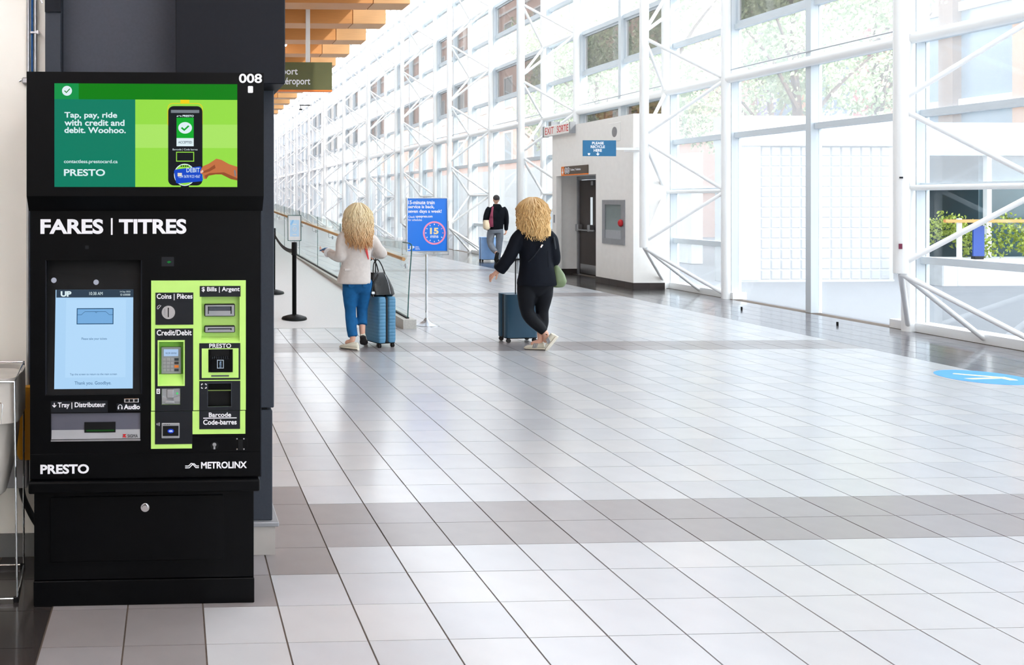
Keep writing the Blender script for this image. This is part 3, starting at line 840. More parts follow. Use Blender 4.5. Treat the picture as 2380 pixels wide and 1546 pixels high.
tag(obj('cable', b, M['bluecable'], None, (-.657, 4.222, .7), smooth=True), 'blue data cable between two steel conduits on the wall', 'cable')
b = bx(-.66, -.622, 4.205, 4.231, 2.425, 2.433); box(b, -.632, -.62, 4.2, 4.231, 2.42, 2.438, .003, 1)
tag(obj('cable_clip', b, M['wlet'], None, (-.64, 4.23, 2.43)), 'white clip holding a conduit to the beige wall', 'clip')
b = bx(-.70, -.664, 4.2, 4.231, 2.19, 2.22, .006, 1); tube(b, [(-.70, 4.2, 2.205), (-.71, 4.2, 2.2)], .004, 6)
tag(obj('conduit_strap', b, M['steel'], None, (-.69, 4.23, 2.2)), 'steel strap fixing the conduit just left of fare machine', 'strap')
b = new(); tube(b, [(-.62, 4.08, 2.62), (-.585, 4.06, 2.53)], .0035, 6)
tag(obj('cable', b, M['wlet'], None, (-.6, 4.07, 2.55)), 'short white cable hanging at the top beside the column', 'cable')
# wire bag stand
bs_ = thing('bag_stand', 'chrome wire stand holding a translucent waste bag beside the fare machine', 'stand', (-.85, 3.9, 0))
XR, YF, YK, XLft = -.642, 3.745, 4.09, -1.12
XB_ = {XR: -.672, XLft: -1.13}
def wire(pts, name='wire', r=.0042, m='chrome'):
    b = new(); tube(b, pts, r, 8); return obj(name, b, M[m], bs_, smooth=True)
for x in (XR, XLft):
    wire([(x, YF, .012), (x - .012, YF, .905)], 'upright'); wire([(XB_[x], YK, .012), (XB_[x], YK, .93)], 'upright')
    wire([(x, YF, .014), (XB_[x], YK, .014)], 'side_rail'); wire([(x - .012, YF, .905), (XB_[x], YK, .925)], 'side_rail')
for y, z in ((YF, .014), (YK, .014), (YF, .905), (YK, .925)): wire([(XLft, y, z), (-.672 if y == YK else XR - (.012 if z > .5 else 0), y, z)], 'cross_rail')
for x in (XR, XLft):
    for y in (YF, YK): obj('foot', bx((x if y == YF else XB_[x]) - .016, (x if y == YF else XB_[x]) + .006, y - .006, y + .006, 0, .022, .003, 1), M['blackm'], bs_)
wb_ = new()
loft(wb_, [((XR + XLft) / 2 - .005, 3.917, z, .238 - i * .0005, .178, .05) for i, z in enumerate((.73, .76, .82, .88, .915))], 28, 6, False, .03, 2)
loft(wb_, [((XR + XLft) / 2 - .02, 3.917, z, r, r2, 0) for z, r, r2 in ((.38, .14, .1), (.42, .19, .13), (.55, .215, .15), (.66, .225, .16), (.74, .235, .168), (.9, .238, .17))], 28, 4, True, .08, 5)
wbo = obj('waste_bag', wb_, M['bagplastic'], bs_, smooth=True)
for q in range(1):
    b = new(); tube(b, [(-.73, YF - .009, .82), (-.705, YF - .009, .82), (-.70, YF - .009, .815), (-.705, YF - .009, .735), (-.72, YF - .009, .73)], .0016, 6)
    obj('wire_loop', b, M['chrome'], bs_, smooth=True)
ye = new(); loft(ye, [(-.66, 4.17, z, rx, .03, 0) for z, rx in ((.47, .045), (.49, .055), (.6, .06), (.72, .045), (.80, .02))], 16, 3)
yo = obj('yellow_panel', ye, M['yellow'], None, (-.66, 4.17, .47), smooth=True); tag(yo, 'amber plastic guard on the wall behind the waste bag', 'guard')
be = obj('blue_pouch', bx(-.62, -.588, 4.1, 4.135, .5, .6, .01, 2), M['bluecable'], None, (-.6, 4.12, .5)); tag(be, 'small blue pouch between amber guard and fare machine', 'pouch')
for i, (x0, x1, z0, z1) in enumerate(((-.80, -.668, .335, .465), (-.66, -.59, .335, .465))):
    e = obj('electrical_box', bx(x0, x1, 4.16, 4.232, z0, z1, .004, 1), M['gbox'], None, ((x0 + x1) / 2, 4.23, z0)); tag(e, ('grey electrical box on the wall, partly behind the waste bag', 'small grey electrical box on the wall beside the fare machine')[i], 'box', 'grey electrical boxes on the wall')
b = new(); tube(b, [(-.70, 4.19, .34), (-.685, 4.18, .28), (-.645, 4.17, .2), (-.60, 4.15, .14), (-.575, 4.14, .12)], .014, 10, 5, wob=.1)
tag(obj('flexible_conduit', b, M['blackm'], None, (-.65, 4.17, .2), smooth=True), 'black flexible conduit curving down behind the fare machine', 'conduit')
# ------------------------------------------------------------------ fare machine
KY = 3.66
def U(p): return -.576 + (p - 70) * .001737
def V(p): return 1.609 - (p - 490) * .0017294
def U6(p): return -.578 + (p - 63) * .0017067
def V6(p): return 2.161 - (p - 168) * .0017
k = thing('fare_machine', 'tall black fare vending machine numbered 008 with two lit screens', 'ticket machine', (-.112, 3.9, 0))
def P(name, x0, x1, y0, y1, d0, d1, m, par=None, bev=0.0):
    """front-panel piece: layout box x0..x1, y0..y1 (down), d0 front depth, d1 back depth behind the front plane"""
    return obj(name, bx(U(x0), U(x1), KY + d0, KY + d1, V(y1), V(y0), bev, 2), M[m] if isinstance(m, str) else m, par or k)
def PT(s, x0, x1, y0, y1, d, m='wlet', par=None, bold=.02, name='lettering'):
    return obj(name, text(s, U(x0), U(x1), V(y1), V(y0), KY + d, bold), M[m] if isinstance(m, str) else m, par or k)
def PP(name, pts, d0, d1, m, par=None):
    return obj(name, prism(new(), [(U(x), V(y)) for x, y in pts], KY + d0, KY + d1), M[m] if isinstance(m, str) else m, par or k)
obj('plinth', bx(-.568, .332, 3.694, 4.12, 0, .102, .003, 1), M['black'], k)
obj('lower_cabinet', bx(-.566, .33, 3.70, 4.12, .105, .47, .002, 1), M['black'], k)
ld = obj('service_door', bx(-.5, .205, 3.694, 3.702, .18, .445, .002, 1), M['black'], k)
b = new(); tube(b, [(-.115, 3.694, .402), (-.115, 3.672, .402)], [.014, .012], 16); tube(b, [(-.115, 3.69, .4), (-.115, 3.686, .4)], .018, 16)
obj('lock', b, M['chrome'], ld, smooth=True)
obj('ledge', bx(-.58, .35, 3.635, 4.12, .475, .525, .008, 3), M['black'], k)
cabinet = obj('cabinet', bx(-.576, .357, KY + .08, 4.12, .525, 1.62), M['black'], k)
holes = [(105, 328, 605, 920), (366, 427, 793, 898), (464, 559, 691, 797), (483, 540, 813, 868), (481, 537, 893, 949), (118, 325, 962, 1025), (374, 418, 905, 943)]
b = new()
holed(b, U(70), U(607), V(1115), V(490), [(U(a), U(c), V(h), V(g)) for a, c, g, h in holes], KY, KY + .08)
obj('front_panel', b, M['black'], k)
obj('side_trim', bx(U(604.5), U(607.5), KY - .003, KY + .06, V(1112), V(492), .0012, 1), M['charc2'], k)
obj('lower_fascia', bx(U(71), U(605), KY - .003, KY, V(1113), V(1056), .001, 1), M['black'], k)
# display head
hd = obj('display_head', prismx(new(), [(3.6, V6(458)), (3.6, V6(168)), (4.12, V6(168)), (4.12, V(490)), (3.655, V(490))], -.580, .361), M['black'], k)
ms = emit('screen_black', (6, 8, 10), .5)
def H(name, pts, d, m, par=None):
    return obj(name, prism(new(), [(U6(x), V6(y)) for x, y in pts], 3.6 - d, 3.6 - d + .0006), m, par or k)
def HR(name, x0, x1, y0, y1, d, m, par=None): return H(name, [(x0, y1), (x1, y1), (x1, y0), (x0, y0)], d, m, par)
def HT(s, x0, x1, y0, y1, d, m, par=None, bold=.02, name='lettering'):
    return obj(name, text(s, U6(x0), U6(x1), V6(y1), V6(y0), 3.6 - d, bold, .0003), m, par or k)
G1, G1b, G2, G3, G4 = emit('scr_green', (0, 126, 6)), emit('scr_green2', (6, 146, 70)), emit('scr_teal', (0, 124, 98)), emit('scr_lime', (150, 222, 70)), emit('scr_lime2', (170, 230, 100))
WH, BK, SK, SK2, BL, GY = emit('scr_white', (222, 240, 244)), emit('scr_device_black', (16, 20, 26)), emit('scr_skin', (196, 112, 66)), emit('scr_skin_dark', (150, 78, 44)), emit('scr_card_blue', (14, 72, 200)), emit('scr_grey', (120, 128, 136))
YL = emit('scr_yellow', (240, 210, 20)); GOK = emit('scr_ok_green', (0, 170, 40)); NV = emit('scr_navy', (32, 52, 84))
scr = HR('advert_screen', 126, 551, 195, 437, .001, ms)
HR('top_band', 160, 551, 195, 232, .0016, G1, scr); HR('top_band_end', 126, 182, 195, 232, .0022, G1b, scr)
HR('teal_block', 126, 313, 232, 436.5, .0016, G2, scr); HR('lime_block', 313, 551, 232, 436.5, .0016, G3, scr); HR('lime_band', 313, 551, 290, 345, .002, G4, scr)
H('tick_disc', disc_pts(155, 212.5, 11.5), .0026, WH, scr)
H('tick', [(148.5, 213), (150, 211.5), (153.5, 215), (161, 207), (162.5, 208.5), (153.5, 218)], .0032, G1, scr)
for s_, x1_, y0_, y1_ in (('Tap, pay, ride', 271, 262, 279), ('with credit and', 288, 279.5, 294), ('debit. Woohoo.', 291, 297, 311)): HT(s_, 149, x1_, y0_, y1_, .0026, WH, scr, .024)
HT('contactless.prestocard.ca', 148, 272, 373, 383.5, .0026, WH, scr, .012)
HT('PRESTO', 148, 243, 395, 411, .0026, WH, scr, .024)
HR('reader_pole', 418, 439, 232, 244, .0022, YL, scr); HR('reader_pole_foot', 419, 438, 430, 436.5, .0022, BK, scr)
obj('reader_hood', prism(new(), [(U6(x), V6(y)) for x, y in rrect(388, 470, 240, 300, 12)], 3.6 - .0022, 3.6 - .0018), YL, scr)
obj('reader_hood_inner', prism(new(), [(U6(x), V6(y)) for x, y in rrect(389.5, 468.5, 241.5, 300, 11)], 3.6 - .0025, 3.6 - .0022), G3, scr)
obj('reader_body', prism(new(), [(U6(x), V6(y)) for x, y in rrect(389.5, 469.5, 247, 433, 13)], 3.6 - .0031, 3.6 - .0025), BK, scr)
HR('reader_slot', 396, 462, 256, 263, .0036, GY, scr)
HT('PRESTO', 423, 449, 267.5, 272.5, .0036, WH, scr, .03)
H('reader_logo', [(409, 271.5), (411, 268.5), (413, 271), (415, 268), (417, 271), (419, 268.5), (421, 271.5), (419, 272), (415, 270), (411, 272.3)], .0036, WH, scr)
HR('reader_screen', 409, 449, 274, 341, .0036, WH, scr); HR('reader_screen_green', 409, 449, 274, 322, .0041, GOK, scr)
H('tick_disc', disc_pts(429, 298, 16, 13.5), .0047, WH, scr); H('tick', [(419, 299), (422, 296), (427, 300.5), (436, 292), (439, 294.5), (427, 305.5)], .0053, GOK, scr)
HT('ACCEPTED', 413, 445, 329, 334.5, .0044, NV, scr, .01)
HT('Barcode | Code barres', 400, 458, 346.5, 352, .0036, WH, scr, .0)
for q, (a, c, d_, e_, m_, dd) in enumerate(((408, 450, 354, 377, G3, .0036), (410, 448, 356, 375, BK, .0041))): HR('barcode_window', a, c, d_, e_, dd, m_, scr)
H('tap_target', disc_pts(428, 408, 25, 26, 28), .0036, WH, scr); H('tap_target_face', disc_pts(428, 408, 23, 24, 28), .0041, G3, scr)
for q in range(4): HR('target_dot', 418.5 + 5 * q, 422 + 5 * q, 386, 389, .0046, BK, scr)
H('debit_card', [(403, 400), (405, 396), (464, 388), (467, 390), (470.5, 420), (468, 423), (412, 428.5), (408, 427)], .0050, BL, scr)
HR('card_chip', 411.5, 421.5, 403.5, 411.5, .0056, emit('scr_chip', (226, 216, 200)), scr)
HT('DEBIT', 432, 463, 391.5, 402, .0056, WH, scr, .01)
HT('1234 5678 9123 4567', 414, 464, 408.5, 415, .0056, WH, scr, .0)
H('hand_shape', [(464, 400), (470, 388), (484, 382), (502, 370), (514, 373), (532, 383), (551, 389), (551, 421), (536, 418), (514, 407), (500, 407), (484, 410), (478, 418), (472, 417), (470, 406), (465, 405)], .0056, SK, scr)
H('finger_shade', [(470, 400), (484, 394), (498, 384), (500, 392), (486, 400), (472, 404)], .0062, SK2, scr)
H('finger_shade', [(478, 418), (484, 410), (500, 407), (514, 407), (536, 418), (551, 421), (551, 416), (520, 402), (486, 404), (474, 410)], .0062, SK2, scr)
H('thumb_nail', [(464, 401), (470, 396), (472, 401), (466, 404.5)], .0066, emit('scr_nail', (235, 190, 170)), scr)
H('bracelet', [(543, 398), (546, 396), (548, 410), (545, 412)], .0066, GY, scr)
HT('008', 555, 609, 170, 192, .0012, M['wlet'], hd, .024)
obj('asset_sticker', prism(new(), [(U6(x), V6(y)) for x, y in rrect(576, 588, 199, 215, 2)], 3.5993, 3.6), M['wlet'], hd)
# title and names
PT('FARES', 94, 239, 509, 544, -.0006, bold=.035); P('divider', 256.5, 260.5, 507, 546, -.001, 0, 'wlet'); PT('TITRES', 275, 432, 509, 544, -.0006, bold=.035)
PT('PRESTO', 94, 206, 1080, 1102, -.004, bold=.035); PT('METROLINX', 466, 573, 1078, 1094, -.004, bold=.03)
for pts in ([(429, 1087.5), (437, 1087.5), (443, 1081.5), (445, 1081.5), (450, 1087), (454, 1091.5), (461, 1091.5)], [(429, 1091.8), (438.5, 1091.8), (447.5, 1082.5), (449.5, 1082), (455, 1087.5), (461, 1087.5)]):
    b = new(); tube(b, [(U(x), KY - .0036, V(y)) for x, y in pts], .0021, 6); obj('emblem', b, M['wlet'], k)
P('sensor', 197, 205, 571, 579, -.001, 0, 'panel'); P('status_window', 374, 403, 598, 620, -.001, 0, 'panel')
PP('status_arrow', [(386, 610), (391, 607), (397, 609.5), (391, 613)], -.0016, -.001, emit('status_green', (20, 120, 50)))
# touch screen recess
sl = lambda y: (.062 - .056 * (y - 640) / 280)
def SQ(name, x0, x1, y0, y1, lift, m, par):
    b = new(); pts = [(x0, y1), (x1, y1), (x1, y0), (x0, y0)]
    f = [b.verts.new((U(x), KY + sl(y) - lift, V(y))) for x, y in pts]; g = [b.verts.new((U(x), KY + sl(y) - lift + .0008, V(y))) for x, y in pts]
    b.faces.new(f); b.faces.new(g[::-1])
    for i in range(4): b.faces.new((f[i], g[i], g[(i + 1) % 4], f[(i + 1) % 4]))
    return obj(name, b, m, par)
def ST(s, x0, x1, y0, y1, lift, m, par, bold=.0):
    b = text(s, U(x0), U(x1), V(y1), V(y0), 0, bold, .0003)
    for v in b.verts:
        v.co.y += KY + sl(490 + (1.609 - v.co.z) / .0017294) - lift
    return obj('lettering', b, m, par)
bz = SQ('screen_bezel', 105, 328, 640, 920, 0, M['blackm'], k)
SQ('recess_back', 105, 328, 600, 642, -.004, M['blackm'], k)
for q, (x, y) in enumerate(((120.5, 654.5), (219.5, 659.5))):
    b = prism(new(), [(U(a), V(c)) for a, c in disc_pts(x, y, 6.3)], KY + sl(657) - .003, KY + sl(657) - .001); obj('white_dot', b, emit('dot_white', (186, 190, 206), .8), bz)
P('chamfer', 105, 108, 606, 918, -.001, .004, 'charc2'); P('chamfer', 326, 328.5, 606, 918, -.001, .004, 'charc2')
ts = SQ('touch_screen', 125, 307, 677, 906, .002, emit('scr_pale_blue', (172, 212, 246)), k)
SQ('screen_glow', 150, 290, 700, 880, .0026, emit('scr_pale_blue2', (180, 218, 250)), ts)
SQ('title_bar', 127, 307.5, 677, 695, .0032, emit('scr_bar', (44, 62, 80)), ts)
ST('UP', 137, 162, 680, 693, .0042, WH, ts, .05); ST('10:38 AM', 204, 235, 682, 689.5, .0042, WH, ts, .0)
ST('14 Sep 2023', 276, 300, 680, 684.5, .0042, WH, ts); ST('ID 6300008', 277, 300, 686.5, 691, .0042, WH, ts)
IC, ICF = emit('scr_icon_line', (40, 78, 112)), emit('scr_icon_fill', (118, 172, 222))
SQ('tray_icon', 175, 261, 720, 757.5, .0034, IC, ts); SQ('tray_icon_face', 177, 259, 722, 755.5, .0042, ICF, ts)
def SP_(pts, lift, m, w=.0016):
    b = new(); tube(b, [(U(x), KY + sl(y) - lift, V(y)) for x, y in pts], w * .5, 5); return obj('icon_line', b, m, ts)
SP_([(176, 735), (186, 735), (194, 728), (243, 728), (251, 735), (260, 735)], .0048, IC); SP_([(218, 728), (220.5, 731), (223, 728)], .0048, IC)
TX = emit('scr_text_blue', (50, 96, 140))
ST('Please take your tickets', 187, 246, 788, 795, .0034, TX, ts); ST('Tap the screen to return to the main screen', 161, 270, 870, 876, .0034, TX, ts); ST('Thank you. Goodbye.', 172, 257, 888.5, 898.5, .0034, TX, ts)
# tray
P('tray_label', 118, 249, 933, 960, -.002, 0, 'panel'); PT('Tray | Distributeur', 134, 244, 936, 951, -.0025, bold=.022)
PP('tray_arrow', [(125, 937), (127, 937), (127, 944), (129.5, 941.5), (131, 943), (126, 948), (121, 943), (122.5, 941.5), (125, 944)], -.003, -.002, 'wlet')
P('audio_label', 270, 326, 940, 957, -.002, 0, 'panel'); PT('Audio', 286.5, 324, 942, 953.5, -.0025, bold=.03)
b = new(); tube(b, [(U(x), KY - .003, V(y)) for x, y in disc_pts(278, 948, 4.6, 5.2, 14, -PI, 0)] + [(U(282.6), KY - .003, V(949))], .0011, 6); box(b, U(272.5), U(275.5), KY - .004, KY - .002, V(953), V(947.5)); box(b, U(280.7), U(283.7), KY - .004, KY - .002, V(953), V(947.5))
obj('headphone_icon', b, M['wlet'], k)
P('audio_jack_plate', 287, 321, 928, 938, -.003, 0, 'chrome', None, .002); 
for x in (294, 304, 315): P('jack_socket', x - 4, x + 4, 930, 936, -.0042, -.003, 'blackm', None, .001)
tr = P('tray', 118, 325, 962, 1025, .01, .078, 'traygrey'); 
obj('tray_shelf', prismx(new(), [(KY + .009, V(1002)), (KY + .0, V(1022)), (KY + .012, V(1022)), (KY + .012, V(1002))], U(119), U(324)), M['silver'], tr)
P('tray_lip', 118, 325, 1023, 1027, -.003, .02, 'steel', tr); P('ticket_slot', 195, 267, 984, 1008, .004, .012, 'blackm', tr)
P('slot_light', 199, 264, 1001.5, 1005, .003, .004, emit('slot_green', (20, 70, 22)), tr)
PT('SIGMA', 295, 319, 1012, 1019.5, -.0012, 'panel', tr, .0); PP('maker_mark', [(283, 1019), (293, 1019), (291, 1016.5), (288, 1016), (293, 1011.5), (284, 1011.5), (286, 1015)], -.002, -.0008, 'red', tr)
# lime payment module
lm = new()
holed(lm, U(350), U(570.5), V(957), V(653), [(U(366), U(427), V(898), V(793)), (U(464), U(559), V(797), V(691)), (U(483), U(540), V(868), V(813)), (U(481), U(537), V(949), V(893)), (U(374), U(418), V(943), V(905))], KY - .007, KY + .001)
lo = obj('payment_panel', lm, M['lime'], k)
P('payment_panel_foot', 349.5, 445, 959, 1046, -.007, 0, 'lime', None, .001); P('payment_panel_foot', 445, 569.5, 959, 1013, -.007, 0, 'lime', None, .001)
P('coin_label', 360, 448, 681, 756, -.009, -.006, 'panel'); PT('Coins | Pièces', 363, 446, 683.5, 699, -.0095, bold=.02)
P('bill_label', 463, 558, 666, 691, -.009, -.006, 'panel'); PT('$ Bills | Argent', 467.5, 556, 668, 681.5, -.0095, bold=.02)
b = new(); tube(b, [(U(390), KY - .009, V(727)), (U(390), KY - .013, V(727))], [.0285, .027], 28); cs = obj('coin_slot', b, M['chrome'], k, smooth=True)
P('slit', 388.5, 391, 716, 738, -.0138, -.0128, 'blackm', cs); P('slit', 380, 383, 719, 733, -.0138, -.0128, 'silver', cs)
b = new(); tube(b, [(U(x), KY - .0095, V(y)) for x, y in ((364, 718), (365, 713), (369, 710), (373, 711), (365.5, 719.5), (364, 718))], .0009, 5); obj('coin_icon', b, M['wlet'], k)
cd = new(); holed(cd, U(359), U(447.5), V(957.5), V(765), [(U(366), U(427), V(898), V(793)), (U(374), U(418), V(943), V(905))], KY - .009, KY - .006)
obj('card_label', cd, M['panel'], k); P('card_label_foot', 359, 446, 958.5, 1035, -.009, -.006, 'panel'); PT('Credit/Debit', 363, 444, 768, 781, -.0095, bold=.02)
# pin pad in its green niche
b = new()
x0, x1, z0, z1 = U(366), U(427), V(898), V(793)
box(b, x0, x1, KY + .05, KY + .06, z0, z1)
nb = obj('pin_pad_niche', b, M['lime2'], k)
fr = new(); holed(fr, U(365), U(428), V(899), V(792), [(U(368), U(425), V(896), V(796))], KY - .0105, KY - .008); obj('niche_rim', fr, M['lime'], nb)
b = new()
for a in ((x0, x0 + .003, KY - .008, KY + .05, z0, z1), (x1 - .003, x1, KY - .008, KY + .05, z0, z1), (x0, x1, KY - .008, KY + .05, z1 - .003, z1)): box(b, *a)
obj('niche_wall', b, M['lime2'], nb)
obj('niche_sill', prismx(new(), [(KY - .008, z0), (KY + .05, z0), (KY + .05, V(876)), (KY + .03, V(876))], x0, x1), M['lime'], nb)
pp = P('pin_pad', 373, 420, 812, 875, .03, .05, 'silver', None, .002)
P('pad_display', 379, 413, 817, 833, .027, .03, emit('pad_lcd', (170, 200, 236)), pp); PT('WELCOME - BIENVENUE', 383, 409, 824, 828, .0265, NV, pp, .0)
for r in range(4):
    for c in range(4):
        m_ = 'silver' if c < 3 else ('silver', 'red', 'yellow', 'charc')[r] if r else 'charc'
        xx_ = 377 + 9 * c
        kb = P('key', xx_, xx_ + (7 if c < 3 else 10), 838 + 8.3 * r, 844 + 8.3 * r, .0275, .031, ('steel' if c < 3 else ('charc', 'brown', 'orange', 'charc')[r]), pp, .0006)
# card reader
cr = P('card_reader', 374, 418, 905, 943, -.004, .05, 'silver', None, .002)
P('card_gate', 386, 402, 907, 928, -.010, -.004, 'steel', cr, .003); PP('gate_wedge', [(375, 922), (386, 926), (386, 935), (375, 935)], -.012, -.004, 'steel', cr); PP('gate_wedge', [(417, 922), (402, 926), (402, 935), (417, 935)], -.012, -.004, 'steel', cr)
P('card_tongue', 382, 404, 933, 940, -.014, -.004, 'silver', cr, .003); P('reader_light', 408.5, 412.5, 915, 919, -.006, -.004, emit('reader_green', (60, 220, 110)), cr)
b = new(); holed(b, U(362.5), U(370.5), V(917), V(905.5), [(U(364.5), U(368.5), V(915), V(907.5))], KY - .0098, KY - .0088); box(b, U(365.6), U(367.4), KY - .0098, KY - .0088, V(912.5), V(908.5)); obj('chip_icon', b, M['wlet'], k)
# contactless reader
ct = P('contactless_reader', 374, 416, 985, 1021, -.014, -.008, 'silver', None, .003)
P('reader_window', 377, 413.5, 991.5, 1015, -.0148, -.0138, 'blackm', ct); 
obj('tap_light', prism(new(), [(U(x), V(y)) for x, y in disc_pts(395.5, 1003.5, 7.5, 5)], KY - .0155, KY - .0148), emit('tap_blue', (20, 60, 200)), ct)
obj('tap_symbol', prism(new(), [(U(x), V(y)) for x, y in ((390, 1003.5), (395, 1000.5), (395, 1002), (399, 1001), (400, 1006), (395, 1005), (395, 1006.5))], KY - .0162, KY - .0155), emit('tap_white', (190, 210, 255)), ct)
for q in range(4): P('led', 379 + 4 * q, 381 + 4 * q, 987.5, 989, -.0148, -.0138, 'blackm', ct)
for q in range(3):
    b = new(); tube(b, [(U(362 + 2.6 * q + (1.5 + q * .4) * math.cos(a)), KY - .0095, V(988 + (2.2 + 1.2 * q) * math.sin(a))) for a in [-1 + .25 * i for i in range(9)]], .0009, 5); obj('wave_icon', b, M['wlet'], k)
# bill slots
obj('bill_niche', bx(U(464), U(559), KY + .022, KY + .03, V(797), V(691)), M['lime'], k)
for a in ((464, 467), (556, 559)): P('niche_wall', a[0], a[1], 691, 797, -.007, .025, 'lime')
obj('niche_sill', prismx(new(), [(KY - .007, V(797)), (KY + .025, V(797)), (KY + .025, V(784))], U(464), U(559)), M['lime'], k)
for y0, y1, h in ((709, 738, 9), (760, 776, 4)):
    ring = P('bill_slot', 474, 545.5, y0, y1, -.002, .022, 'blackm', None, .004)
    b = new(); holed(b, U(476), U(543.5), V(y1 - 2), V(y0 + 2), [(U(482), U(537.5), V(y1 - 6), V(y0 + 5))], KY - .006, KY - .001); obj('slot_frame', b, M['silver'], ring)
    P('slot_floor', 484, 535, (y0 + y1) / 2 + h * .1, y1 - 6, -.0045, -.002, 'silver', ring); P('slot_throat', 484, 535, y0 + 5, (y0 + y1) / 2, -.003, -.0015, 'charc3', ring)
# travel card reader
fr = new(); holed(fr, U(462), U(557.5), V(885.5), V(800), [(U(483), U(540), V(868), V(813))], KY - .009, KY - .006); obj('tap_label', fr, M['panel'], k); PT('PRESTO', 485, 536, 801, 811, -.0095, bold=.015)
fr = new(); holed(fr, U(467.5), U(553.5), V(881), V(812), [(U(483), U(540), V(868), V(814))], KY - .0105, KY - .008); obj('tap_frame', fr, M['lime'], k)
rd = P('travel_card_reader', 483, 540, 813, 868, -.002, .05, 'blackm')
P('shelf', 488, 536, 836, 867, -.018, -.002, 'black', rd, .002); P('cheek', 486, 489.5, 815, 866, -.016, -.002, 'black', rd); P('cheek', 534, 537.5, 815, 866, -.016, -.002, 'black', rd)
for q in range(8): P('rib', 492 + 5 * q, 493.2 + 5 * q, 831, 836, -.0185, -.002, 'charc', rd)
fr = new(); holed(fr, U(503), U(518.5), V(858), V(838), [(U(504.5), U(517), V(856.5), V(839.5))], KY - .0195, KY - .018); obj('card_mark', fr, emit('mark_white', (190, 205, 220), .8), rd)
b = text('PRESTO', 0, 1, 0, 1, 0, .02, .0003)
for v in b.verts: v.co = Vector((U(508.5) + v.co.z * .008, KY - .0186 + v.co.y, V(841.5) - v.co.x * .0255))
obj('lettering', b, emit('mark_text', (170, 200, 235), .8), rd)
P('slit', 489.5, 531, 874.5, 878, -.0112, -.0104, 'charc3', k)
# barcode reader
fr = new(); holed(fr, U(462), U(557.5), V(957.5), V(888.5), [(U(481), U(537), V(949), V(893))], KY - .009, KY - .006); obj('barcode_label', fr, M['panel'], k)
P('barcode_label_foot', 462, 557, 958.5, 1001, -.009, -.006, 'panel')
br = P('barcode_reader', 481, 537, 893, 949, .02, .05, 'blackm'); P('scanner_edge', 482, 536, 911.5, 913.2, .004, .02, emit('scan_line', (120, 140, 80), .8), br); P('scanner_hood', 482, 536, 894, 911, .006, .02, 'black', br)
fr = new(); holed(fr, U(480.5), U(537.5), V(949.5), V(892.5), [(U(482), U(536), V(948), V(894))], KY - .0098, KY - .0088); obj('scanner_rim', fr, M['charc'], br)
for sx, sy in ((467, 895), (478, 895), (467, 905), (478, 905)):
    b = new(); dx = 3 if sx == 467 else -3; dy = 3 if sy == 895 else -3
    box(b, U(min(sx, sx + dx)), U(max(sx, sx + dx)), KY - .0098, KY - .0088, V(sy + .9), V(sy - .9)); box(b, U(sx - .9), U(sx + .9), KY - .0098, KY - .0088, V(max(sy, sy + dy)), V(min(sy, sy + dy))); obj('scan_icon', b, M['wlet'], k)
PT('Barcode', 484, 536, 962, 972.5, -.0095, bold=.02); P('underline', 471, 549, 974, 976, -.0096, -.0088, 'wlet'); PT('Code-barres', 471, 549, 978.5, 990.5, -.0095, bold=.02)
# key lock
lp = P('lock_plate', 446, 575, 1021, 1052, -.006, 0, 'black', None, .001)
b = new(); tube(b, [(U(497), KY - .006, V(1039)), (U(497), KY - .012, V(1039))], [.017, .015], 20); lk = obj('key_collar', b, M['blackm'], lp, smooth=True)
b = new(); tube(b, [(U(497), KY - .012, V(1036.5)), (U(497), KY - .016, V(1036.5))], .0075, 14); box(b, U(495), U(499), KY - .016, KY - .012, V(1047), V(1038)); obj('key_cylinder', b, M['steel'], lk)
hs = P('hasp', 552, 563, 1026, 1050, -.012, -.006, 'blackm', lp, .002)
for x, y in ((550, 1025), (566, 1025), (550, 1049), (566, 1049)):
    b = new(); ball(b, (U(x), KY - .006, V(y)), .0032, .002, .0032, 8, 5); obj('screw', b, M['steel'], lp)
# ------------------------------------------------------------------ stanchions, poster stand, hanging sign
def stanchion(label, x, y, z):
    t = thing('stanchion', label, 'stanchion', (x, y, z), 0, 'black belt stanchions on the ramp')
    b = new(); lathe(b, [(.001, z), (.172, z), (.172, z + .014), (.16, z + .03), (.1, z + .05), (.04, z + .064), (.001, z + .064)], x, y, 32); obj('base', b, M['blackm'], t, smooth=True)
    b = new(); lathe(b, [(.03, z + .05), (.03, z + .9)], x, y, 20); obj('post', b, M['black'], t, smooth=True)
    b = new(); lathe(b, [(.001, z + .87), (.038, z + .87), (.038, z + 1.03), (.034, z + 1.045), (.001, z + 1.05)], x, y, 20); obj('head', b, M['blackm'], t, smooth=True)
    return t
s1 = stanchion('black belt stanchion carrying a small framed notice at the ramp foot', 1.644, 12.23, .037)
z2 = .001 + RS * (14.4 - 11.61)
s2 = stanchion('black belt stanchion farther up the ramp, mostly hidden by the column', 1.60, 14.4, z2)
b = new(); pts = []
for q in range(17):
    t_ = q / 16; p = Vector((1.62, 12.24, .965)).lerp(Vector((1.6, 14.37, z2 + .97)), t_); p.z -= .30 * 4 * t_ * (1 - t_) * .25; pts.append(p)
for p, q in zip(pts, pts[1:]):
    vs = [b.verts.new((p.x, p.y, p.z - .027)), b.verts.new((q.x, q.y, q.z - .027)), b.verts.new((q.x, q.y, q.z + .027)), b.verts.new((p.x, p.y, p.z + .027))]; b.faces.new(vs)
bmesh.ops.remove_doubles(b, verts=b.verts[:], dist=1e-5); bmesh.ops.solidify(b, geom=b.faces[:], thickness=.003)
obj('belt', b, M['blackm'], s1)
nt_ = thing('framed_notice', 'small white and pale blue notice in a dark frame on the stanchion', 'notice', (1.644, 12.23, 1.07))
